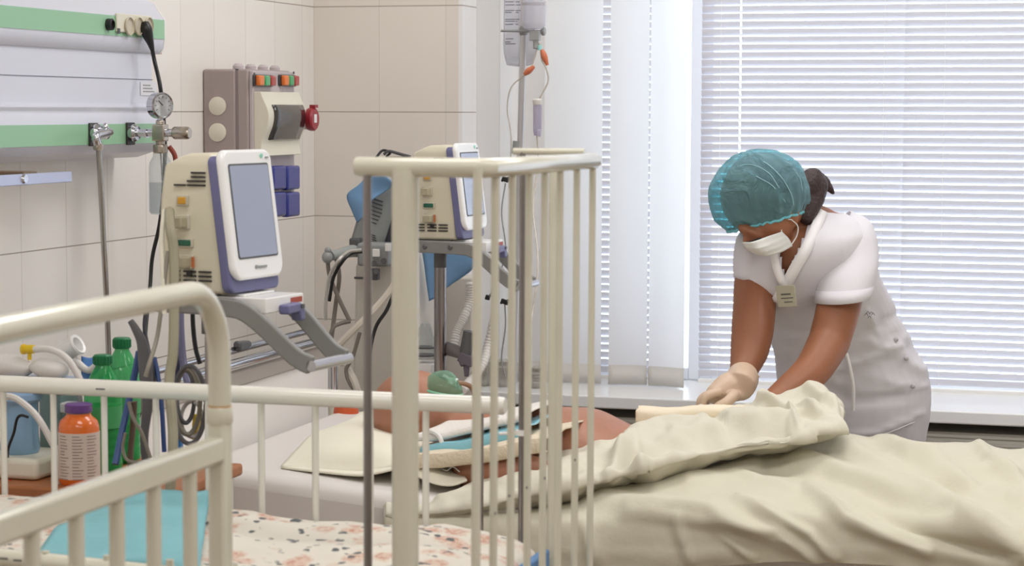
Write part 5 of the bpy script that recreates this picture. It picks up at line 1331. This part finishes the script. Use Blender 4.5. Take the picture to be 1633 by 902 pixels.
# her other hand, hidden below the blanket peak
hm = MB(); wr = UY(1197, 667, 4.52); kn = UY(1165, 676, 4.50)
capsule_chain(hm, [wr, (wr+kn)/2, kn], [.024, .028, .022], 14)
for k in range(4):
    y = 4.47+.02*k; a = UY(1166, 675, y); capsule_chain(hm, [a, a+Vector((-.03, 0, -.004)), a+Vector((-.05, 0, -.014)), a+Vector((-.062+.004*abs(k-1), 0, -.026))], [.0095, .009, .0082, .007], 10)
a = UY(1185, 672, 4.47); capsule_chain(hm, [a, a+Vector((-.02, -.018, 0)), a+Vector((-.045, -.022, -.006))], [.012, .0105, .008], 10)
hm.build('glove', GLV, nu, remesh=.004, smoothmod=2)
# ================================================================== INFUSION STAND BY THE BLINDS
def I(px, py, Y=5.38): return UY(px, py, Y)
POLE = mat('pale steel pole', (196, 194, 196), .3, .6)
ft = I(812, 650)
iv = thing('infusion_stand', 'thin leaning steel infusion pole with cross hook', 'infusion stand', (I(808, 700).x, 5.38, 0))
pt, pb = I(838, -40), Vector((I(806, 700).x, 5.38, .06))
MB().cyl(pb, pt, .0085, 14).build('pole', POLE, iv)
hk = I(835, 49)
MB().cyl(I(799, 49, 5.36), I(866, 50, 5.36), .0035, 10).lathe([(.009, -.004), (.011, -.002), (.011, .004), (.009, .006)], I(866, 50, 5.36), 12, Matrix.Rotation(math.radians(90), 3, 'Y')).ell(I(835, 49), (.013, .013, .016)).build('hook_bar', GREYP, iv)
MB().tube([I(825, 225), I(823, 245)], .012, 14).build('pole_joint', GREYP, iv)
for k in range(5):
    a = 2*math.pi*k/5; MB().tube([pb+Vector((0, 0, .04)), pb+Vector((.17*math.cos(a), .17*math.sin(a), -.03))], [.011, .008], 8).build('leg', GREYP, iv)
# hanging bag
BAG = glassy('clear infusion bag', (226, 226, 236), .34, .12)
t = thing('infusion_bag', 'clear upright infusion bottle hanging at the top of the pole', 'infusion bag', I(852, 46, 5.34))
c = I(851, 47, 5.34); w_ = (I(871, 20, 5.34)-I(833, 20, 5.34)).length/2; h = (I(851, -25, 5.34)-c).length
MB().lathe([(.0005, 0), (w_*.7, .002), (w_*.95, .010), (w_, .02), (w_, h*.55), (w_*.9, h*.62), (w_*.9, h*.70), (w_, h*.78), (w_, h), (.0005, h+.01)], c, 26, None, 1, .6).build('bag_body', BAG, t)
MB().lathe([(w_*1.01, h*.54), (w_*1.01, h*.60)], c, 26, None, 1, .6).build('bag_band', mat('bag band', (178, 176, 186), .4), t)
MB().box(c-Vector((-.004, 0, .016)), (.026, .02, .026)).lathe([(.0075, 0), (.0075, -.018), (.005, -.02)], c-Vector((-.006, 0, .03)), 12).build('spike_port', GREYP, t, bevel=.002)
# flat printed bag with text
t = thing('labelled_fluid_bag', 'flat translucent fluid bag printed with faint grey text', 'fluid bag', I(826, 50, 5.42))
r1 = [I(804, -25, 5.42), I(826, -25, 5.42), I(852, -25, 5.42)]; r2 = [I(803, 40, 5.40), I(826, 40, 5.395), I(852, 40, 5.40)]; r3 = [I(803, 80, 5.40), I(828, 78, 5.38), I(856, 80, 5.40)]; r4 = [I(808, 104, 5.42), I(828, 106, 5.42), I(850, 103, 5.42)]
MB().grid(lattice([r1, r2, r3, r4], 6, 6)).build('bag_film', glassy('bag film', (214, 214, 224), .22, .15), t, solid=.004)
m = MB(); rnd = random.Random(5)
for k, y in enumerate((3, 8, 17, 20, 31, 34, 39, 62, 67, 70)):
    for (a_, b_) in ([(806, 806+rnd.uniform(10, 16)), (806+17, 806+rnd.uniform(19, 25))] if k < 7 else [(805+rnd.uniform(0, 3), 812+rnd.uniform(0, 12))]):
        p0, p1 = I(a_, y, 5.385), I(b_, y, 5.385); m.bb(p0.x, p1.x, 5.382, 5.383, p0.z-.0012, p0.z+.0012)
m.build('printed_text', mat('print grey', (120, 120, 128), .6), t)
TUBE = glassy('clear tubing', (220, 212, 200), .45, .15)
t = thing('drip_line', 'clear drip line with a drip chamber and two orange clamps', 'drip line', I(858, 66, 5.34))
MB().tube(crv([c-Vector((-.006, 0, .046)), I(861, 70, 5.34), I(864, 95, 5.34), I(871, 110, 5.34), I(874, 130, 5.35), I(860, 158, 5.36), I(860, 165, 5.36)], 8), .0022, 8).tube(crv([I(856, 215, 5.36), I(858, 260, 5.36), I(850, 330, 5.3), I(858, 420, 5.2), I(846, 520, 5.1), I(835, 620, 4.9)], 8), .0022, 8).build('line', TUBE, t)
MB().tube(crv([I(858, 72, 5.34), I(850, 100, 5.34), I(843, 112, 5.34), I(836, 120, 5.35), I(815, 140, 5.36), I(809, 175, 5.38), I(815, 220, 5.38), I(812, 300, 5.38)], 8), .0018, 8).build('line', TUBE, t)
OC = mat('orange brown clamp', (196, 110, 76), .4)
MB().tube(crv([I(864, 79, 5.34), I(868, 90, 5.34), I(873, 104, 5.34)], 4), crs([.0045, .0085, .004], 4), 10).build('clamp', OC, t)
MB().tube(crv([I(852, 106, 5.34), I(843, 113, 5.34), I(836, 119, 5.34)], 4), crs([.004, .0085, .0045], 4), 10).build('clamp', OC, t)
MB().tube([I(860, 72, 5.34), I(861, 80, 5.34)], .006, 10).build('blue_connector', mat('sea green connector', (150, 206, 204), .3), t)
a, b = I(859, 164, 5.36), I(857, 216, 5.36)
MB().lathe([(.0005, 0), (.009, 0), (.011, .01), (.0115, .075), (.0095, .09), (.0005, .092)], b, 18).build('drip_chamber', glassy('chamber plastic', (190, 184, 206), .38, .1), t)
MB().lathe([(.0118, .080), (.0125, .083), (.0125, .092), (.009, .096), (.0005, .096)], b, 18).build('chamber_cap', mat('chamber cap', (210, 206, 200), .4), t)
MB().box(I(860, 212, 5.345), (.010, .008, .018)).build('roller_clamp', mat('pale violet plastic', (178, 172, 196), .4), t, bevel=.002)
# curled tube hanging by the cot bars
cable('infusion_tube', [I(880, 290, 5.3), I(884, 320, 5.3), I(878, 370, 5.3), I(884, 440, 5.3), I(878, 500, 5.3)], .002, mat('slate tube', (120, 116, 112), .4), 'thin dark tube dangling in front of the vertical blinds', 'tube')
for (px, py) in ((854, 378), (890, 460)): pass

# ================================================================== VENTILATOR IN THE CORNER
def V(px, py, Y=5.20): return UY(px, py, Y)
vt = thing('ventilator', 'grey and white ventilator column in the corner with tilted head unit', 'ventilator', (V(600, 700).x, 5.3, 0))
VG = mat('ventilator grey', (158, 162, 160), .45); VW_ = mat('ventilator white', (206, 200, 190), .4)
a, b = V(562, 640), V(650, 410)
MB().prism([Vector((x, 5.2, z)) for x, z in ((V(560, 600).x, .12), (V(562, 600).x, V(562, 600).z), (V(566, 425).x, V(566, 425).z), (V(572, 408).x, V(572, 408).z), (V(652, 400).x, V(652, 400).z), (V(652, 600).x, V(652, 600).z), (V(656, 600).x, .12))], (0, 0, 0), (0, .30, 0)).build('column', VW_, vt, bevel=.010)
MB().box((V(556, 500).x-.0, 5.30, .06), (.30, .34, .08)).build('base', GREYD, vt, bevel=.02)
# tilted head
Rv = Matrix.Rotation(math.radians(17), 3, 'Y')
hc_ = V(612, 345, 5.26)
MB().box(hc_, (.105, .12, .20), Rv).build('head_unit', VG, vt, bevel=.012)
o = MB().box(hc_+Rv @ Vector((.058, -.02, .0)), (.02, .13, .21), Rv).build('head_screen', mat('dark screen edge', (46, 46, 54), .3), vt, bevel=.006)
m = MB()
for k in range(7): m.box(hc_+Rv @ Vector((-.012, -.0605, .045-.010*k)), (.050-.004*abs(k-3), .002, .0034), Rv)
m.build('speaker_slots', GREYD, vt)
m = MB()
for k in range(5): m.box(hc_+Rv @ Vector((.006, -.0605, -.046-.0055*k)), (.026-.006*abs(k-2), .002, .0026), Rv)
m.build('speaker_slots', GREYD, vt)
cb_ = V(600, 405, 5.14)
MB().box(cb_, (.085, .06, .06)).build('connector_block', GREYP, vt, bevel=.008)
for px, py, w_ in ((600, 403, .018), (619, 394, .014)): MB().box(V(px, py, 5.10), (w_, .012, .020)).build('white_plug', WHITEP, vt, bevel=.002)
for px, py in ((596, 420), (612, 416), (600, 432)): MB().cyl(V(px, py, 5.09), V(px, py, 5.13), .008, 12).build('dark_port', GREYD, vt)
MB().box(V(597, 437, 5.12), (.025, .02, .03)).build('latch_box', GREYD, vt, bevel=.003)
MB().box(V(573, 443, 5.199), (.028, .002, .006)).build('column_mark', GREYD, vt)
# side arm with round knob
MB().tube([V(583, 400, 5.16), V(560, 400, 5.12), V(528, 408, 5.05)], [.017, .016, .012], 14).build('side_arm', VG, vt)
MB().ell(V(522, 410, 5.04), (.014, .014, .016)).ell(V(523, 399, 5.04), (.009, .009, .009)).build('arm_knob', GREYP, vt)
MB().box(V(568, 388, 5.14), (.030, .03, .030)).build('arm_clamp', GREYD, vt, bevel=.006)
cable('black_cable', [V(612, 246, 5.2), V(620, 241, 5.2), V(640, 246, 5.2), V(655, 250, 5.2)], .004, GREYD, 'dark looped cable on top of the ventilator', 'cable')
cable('black_cable', [V(600, 251, 5.18), V(610, 240, 5.2), V(622, 243, 5.2), V(618, 251, 5.2), V(650, 251, 5.2)], .0035, BLACK, 'black cable coil resting on the ventilator head', 'cable')
# blue cloth draped over
rows = [[V(586, 283, 5.16), V(608, 278, 5.14), V(628, 290, 5.14)], [V(572, 295, 5.15), V(600, 300, 5.15), V(622, 300, 5.15)], [V(554, 311, 5.15), V(578, 322, 5.14), V(598, 316, 5.14)], [V(562, 335, 5.15), V(574, 338, 5.14), V(584, 328, 5.14)], [V(571, 355, 5.15), V(575, 350, 5.14), V(579, 345, 5.14)]]
BLC = mat('blue drape', (120, 160, 200), .75, bump=.1, bscale=30, transl=.1)
tag(MB().grid(lattice(rows, 5, 5)).build('blue_drape', BLC, solid=.003), 'blue cloth corner draped over the ventilator head', 'cloth')
rows = [[V(672, 396, 5.28), V(710, 398, 5.30), V(757, 400, 5.32)], [V(676, 420, 5.28), V(712, 420, 5.30), V(756, 425, 5.32)], [V(680, 452, 5.28), V(712, 450, 5.30), V(735, 442, 5.32)], [V(684, 480, 5.28), V(694, 474, 5.29), V(700, 462, 5.3)]]
tag(MB().grid(lattice(rows, 5, 5)).build('blue_drape', BLC, solid=.003), 'blue cloth hanging below the far monitor tray', 'cloth')
# hoses around it
CH = mat('silver hose', (200, 198, 194), .25, .6)
cable('curved_hose', [V(576, 398, 5.04), V(556, 401, 5.02), V(540, 415, 5.0), V(526, 440, 5.0), V(520, 475, 5.0), V(519, 510, 5.0)], .0048, CH, 'silver hose curving down from the ventilator arm', 'hose')
cable('curved_hose', [V(578, 401, 5.06), V(560, 404, 5.05), V(546, 417, 5.03), V(532, 442, 5.03), V(525, 480, 5.03)], .0045, BLACK, 'black hose beside the curved silver hose', 'hose')
HG = mat('hose warm grey', (128, 120, 112), .5)
cable('grey_hose', [V(522, 412, 5.05), V(526, 440, 5.06), V(540, 475, 5.07), V(558, 512, 5.08)], .0058, HG, 'warm grey hose slanting from the arm knob to the column', 'hose')
cable('grey_hose', [V(535, 408, 5.08), V(541, 440, 5.1), V(536, 480, 5.12), V(532, 512, 5.12), V(526, 560, 5.1)], .0058, HG, 'warm grey hose hanging straight under the side arm', 'hose')
cable('grey_hose', [V(558, 512, 5.08), V(542, 516, 5.06), V(530, 525, 5.04), V(524, 560, 5.04), V(528, 640, 5.0)], .0055, HG, 'warm grey hose looping low behind the headboard corner', 'hose')
HB_ = mat('beige corrugated hose', (206, 198, 186), .5)
cable('support_arm', [V(642, 425, 5.0), V(628, 455, 4.98), V(600, 490, 4.96), V(570, 520, 4.95), V(542, 548, 4.95)], .009, HB_, 'pale diagonal ventilator tube rising toward the thick cot post', 'tube')
cable('black_cable', [V(628, 468, 4.98), V(616, 495, 4.97), V(600, 520, 4.96), V(591, 555, 4.96), V(588, 600, 4.96)], .0048, BLACK, 'black cable slanting down in front of the ventilator column', 'cable')
cable('grey_hose', [V(574, 530, 5.0), V(562, 570, 5.0), V(552, 590, 5.0), V(560, 615, 5.0), V(585, 640, 5.0)], .005, HG, 'dark grey hose crossing the lower ventilator column', 'hose')
cable('beige_hose', [V(545, 540, 5.02), V(552, 580, 5.02), V(566, 610, 5.0), V(575, 640, 5.0)], .010, HB_, 'beige hose running down to the pillow', 'hose')
t = thing('metal_tube_post', 'short steel post with a white sleeve rising behind the headboard corner', 'post', (V(531, 600, 4.93).x, 4.93, 0))
MB().cyl(Vector((V(531, 600, 4.93).x, 4.93, .05)), V(531, 552, 4.93), .012, 16).build('steel_post', CHROME, t)
MB().cyl(V(532, 745, 4.93), V(532, 622, 4.93), .0135, 16).build('white_sleeve', CREAMP, t)
# stuff at the second stand: humidifier jar, manifold, corrugated hose, pale panel
t = thing('humidifier_jar', 'clear ribbed humidifier jar with white lid left of the far stand pole', 'jar', V(680, 600, 5.1))
c = V(678, 572, 5.1); MB().lathe([(.0005, 0), (.026, 0), (.027, .01), (.027, .03), (.024, .05), (.018, .075), (.012, .09), (.0005, .092)], c, 24).build('jar_body', glassy('jar plastic', (210, 214, 214), .22), t)
for k in range(2): MB().lathe([(.027, -.002), (.0285, 0), (.027, .002)], c+Vector((0, 0, .01+.02*k)), 24).build('jar_ring', GREYD, t)
MB().box(V(681, 588, 5.1), (.046, .05, .034)).build('jar_base', WHITEP, t, bevel=.004)
t['label'] = 'clear ribbed humidifier jar on a white base beside the far stand pole'
t = thing('gas_manifold', 'dark grey valve block with a thick grey grip behind the cot bars', 'valve', V(745, 570, 5.0))
MB().tube(crv([V(742, 578, 5.0), V(744, 555, 5.0), V(749, 528, 5.0)], 4), .016, 14).build('grip', GREYD, t)
MB().tube([V(712, 555, 5.05), V(728, 560, 5.02), V(742, 566, 5.0)], [.017, .016, .014], 14).build('elbow', mat('brown grey valve', (110, 104, 104), .4), t)
MB().box(V(746, 572, 5.0), (.04, .035, .025), Matrix.Rotation(.4, 3, 'Y')).tube([V(744, 574, 5.0), V(744, 600, 5.0)], [.010, .006], 10).cyl(V(734, 580, 4.99), V(757, 572, 4.99), .008, 10).build('valve_body', mat('violet grey valve', (94, 86, 96), .4), t, bevel=.004)
m = MB(); pc = crv([V(750, 450, 5.15), V(749, 480, 5.15), V(738, 510, 5.12), V(728, 530, 5.10), V(722, 560, 5.08)], 14)
m.tube(pc, [.0125 if i % 2 else .0100 for i in range(len(pc))], 14); tag(m.build('corrugated_hose', mat('clear white hose', (220, 216, 212), .4), None), 'white corrugated hose under the blue cloth by the cot bars', 'hose')
m = MB(); pc = crv([V(790, 500, 5.1), V(780, 545, 5.1), V(770, 580, 5.05), V(752, 605, 5.0), V(738, 622, 4.95)], 14)
m.tube(pc, [.0125 if i % 2 else .0105 for i in range(len(pc))], 14); tag(m.build('corrugated_hose', mat('clear white hose', (1, 1, 1)), None), 'white corrugated hose reaching down toward the oxygen mask', 'hose')
t = thing('side_cabinet', 'pale narrow cabinet between the far stand and the window reveal', 'cabinet', (V(735, 700, 5.60).x, 5.6, 0))
MB().bb(V(706, 600, 5.6).x, V(760, 600, 5.6).x, 5.56, 5.64, .1, V(730, 440, 5.6).z).build('cabinet_body', mat('pale cabinet', (204, 198, 190), .5), t, bevel=.006)
MB().bb(V(706, 600, 5.6).x+.005, V(760, 600, 5.6).x-.005, 5.57, 5.63, 0, .1).build('cabinet_plinth', GREYD, t)
# small black clips on the blind side
for (px, py, w1) in ((806, 286, .018), (778, 474, .012), (805, 481, .020)):
    c = V(px, py, 5.2)
    o = MB().box(c, (w1, .01, .012), Matrix.Rotation(.3, 3, 'Y')).cyl(c+Vector((-w1*.6, 0, -.004)), c+Vector((w1*.7, 0, .006)), .0035, 8).build('cable_clip', BLACK, bevel=.002)
    tag(o, {806: 'black clip near the top of the tall cot bars', 778: 'small dark clip between two cot bars under the far handle', 805: 'black clip on a lead beside the chrome cot rod'}[px], 'clip', 'small black clips')
cable('sensor_lead', [V(806, 292, 5.2), V(800, 340, 5.2), V(806, 400, 5.2), V(790, 455, 5.2), V(778, 474, 5.2)], .002, GREYP, 'thin lead joining the black clips behind the cot bars', 'lead')
cable('sensor_lead', [V(805, 484, 5.2), V(806, 520, 5.2), V(800, 570, 5.2), V(806, 600, 5.2)], .002, GREYP, 'thin lead falling from the lowest black clip', 'lead')
# glass jars on the sill
for px, hh, lab in ((772, .075, 'cut glass jar on the sill seen between the first two cot bars'), (803, .060, 'cut glass jar on the sill beside the chrome cot rod'), (856, .045, 'cut glass jar on the sill behind the thick far cot post')):
    c = UY(px, 600, 5.78); c.z = sz+.001
    if c.x < RX+.04: c.x = RX+.045
    t = thing('glass_jar', lab, 'jar', c, 0, 'glass jars on the window sill')
    MB().lathe([(.0005, 0), (.024, 0), (.026, .006)]+[(.0255+.0015*(k % 2), .01+k*(hh-.015)/7) for k in range(8)]+[(.020, hh), (.0205, hh+.004)], c, 18).build('jar_body', glassy('cut glass', (190, 186, 176), .35, .05), t)
    MB().lathe([(.021, hh+.004), (.022, hh+.006), (.022, hh+.012), (.0005, hh+.014)], c, 18).build('jar_lid', glassy('cut glass', (1, 1, 1), 1), t)
# ================================================================== HOSE BUNDLE AND CABLES BY THE NEAR STAND
def Hh(px, py, Y=3.44): return UY(px, py, Y)
DG = mat('slate strap', (98, 98, 102), .5)
t = thing('forked_strap', 'dark grey forked strap standing up among the hoses', 'strap', Hh(232, 640))
MB().tube(crv([Hh(208, 511), Hh(216, 524), Hh(226, 545), Hh(231, 575), Hh(233, 600), Hh(236, 640), Hh(230, 700), Hh(236, 760), Hh(244, 805)], 6), crs([.006, .0078, .010, .013, .013, .010, .008, .008, .010], 6), 10, flat=.55).build('strap_tail', DG, t)
MB().tube(crv([Hh(232, 490, 3.46), Hh(230, 520, 3.46), Hh(236, 560, 3.46), Hh(242, 600, 3.46), Hh(246, 640, 3.46)], 6), crs([.0035, .005, .008, .011, .008], 6), 10, flat=.5).build('strap_tail', mat('dark slate strap', (66, 64, 70), .5), t)
cable('blue_tube', [Hh(222, 560, 3.47), Hh(214, 600, 3.47), Hh(203, 650, 3.46), Hh(192, 700, 3.44), Hh(184, 740, 3.42)], .0065, mat('royal blue tube', (60, 88, 146), .4), 'royal blue tube slanting past the green bottles', 'tube')
cable('blue_tube', [Hh(246, 570, 3.48), Hh(252, 600, 3.47), Hh(258, 650, 3.46), Hh(262, 720, 3.46)], .0045, mat('royal blue tube', (1, 1, 1)), 'blue tube behind the forked strap, dropping straight', 'tube')
cable('cream_cable', [UD(270, 335, 3.55), UD(272, 365, 3.52), UD(277, 400, 3.52), UD(278, 470, 3.52), UD(276, 560, 3.52), UD(270, 610, 3.52), UD(276, 700, 3.50), UD(270, 800, 3.50)], .0085, mat('olive cream cable', (160, 154, 132), .5), 'thick olive cream cable hanging from the near monitor plugs', 'cable')
cable('cream_cable', [UD(268, 400, 3.52), UD(263, 440, 3.52), UD(256, 500, 3.52), UD(250, 540, 3.52), UD(238, 580, 3.5), UD(232, 600, 3.5)], .0038, CABLEG, 'thin warm grey cable curving from the monitor to the strap', 'cable')
cable('cream_cable', [UD(262, 335, 3.55), UD(258, 380, 3.53), UD(260, 440, 3.52), UD(262, 500, 3.52)], .0042, CREAMP, 'thin cream cable along the back edge of the near monitor', 'cable')
cable('lavender_cable', [Hh(287, 490, 3.5), Hh(288, 530, 3.5), Hh(292, 575, 3.5), Hh(300, 612, 3.48)], .0075, mat('lavender cable', (126, 126, 160), .45), 'lavender grey cable below the near monitor tray', 'cable')
cable('dark_cable', [Hh(284, 490, 3.52), Hh(282, 540, 3.52), Hh(283, 590, 3.5), Hh(280, 640, 3.5)], .0045, mat('navy cable', (50, 54, 84), .4), 'navy cable hanging next to the lavender one', 'cable')
cable('black_cable', [Hh(307, 490, 3.55), Hh(308, 520, 3.55), Hh(312, 555, 3.55), Hh(319, 580, 3.55)], .0045, BLACK, 'short black cable dangling under the near tray', 'cable')
gl = ['grey cable loop, outermost of the coil under the lavender cable', 'grey cable loop, second widest of the hanging coil', 'grey cable loop, innermost of the hanging coil', 'loop of pale cable resting low on the hanging coil']
for k, (cx_, cy_, rx_, ry_, r_, mt_) in enumerate([(302, 645, 26, 62, .0042, CABLED), (299, 640, 20, 52, .0045, CABLEG), (296, 632, 14, 42, .004, CABLED), (306, 668, 17, 28, .0035, mat('pale cable', (176, 172, 168), .45))]):
    pts = [Hh(cx_+rx_*math.cos(a), cy_+ry_*math.sin(a), 3.40+.008*k+.01*math.sin(a*2)) for a in [2*math.pi*j/14 for j in range(14)]]
    tag(MB().tube(crv(pts, 5, True), r_, 8, closed=True).build('coiled_cable', mt_), gl[k], 'cable', 'coiled cables hanging by the near stand')
cable('grey_cable', [Hh(205, 640, 3.42), Hh(212, 665, 3.42), Hh(226, 690, 3.42), Hh(240, 730, 3.42)], .0035, CABLEG, 'thin grey cable crossing the green bottles low down', 'cable')
cable('grey_cable', [Hh(200, 690, 3.41), Hh(196, 715, 3.41), Hh(206, 735, 3.41), Hh(240, 735, 3.41)], .003, CABLEG, 'thin grey cable looping by the juice bottle', 'cable')
cable('brown_strap', [Hh(214, 640, 3.45), Hh(212, 680, 3.45), Hh(208, 730, 3.45), Hh(212, 790, 3.45)], .010, mat('brown webbing', (104, 86, 70), .7), 'dark brown webbing strap beside the green bottles', 'strap', flat=.4)
o = MB().box(Hh(313, 680, 3.44), (.010, .01, .035), Matrix.Rotation(.3, 3, 'Y')).cyl(Hh(309, 700, 3.44), Hh(312, 660, 3.44), .005, 10).build('yellow_tag', mat('yellow plug', (216, 186, 50), .4), bevel=.002); tag(o, 'small yellow plug inside the hanging cable coil', 'plug')
o = MB().box(Hh(283, 706, 3.44), (.018, .012, .028)).cyl(Hh(283, 725, 3.44), Hh(283, 700, 3.44), .006, 10).build('blue_plug', mat('sky blue plug', (60, 130, 200), .4), bevel=.003); tag(o, 'small sky blue plug at the bottom of the cable coil', 'plug')
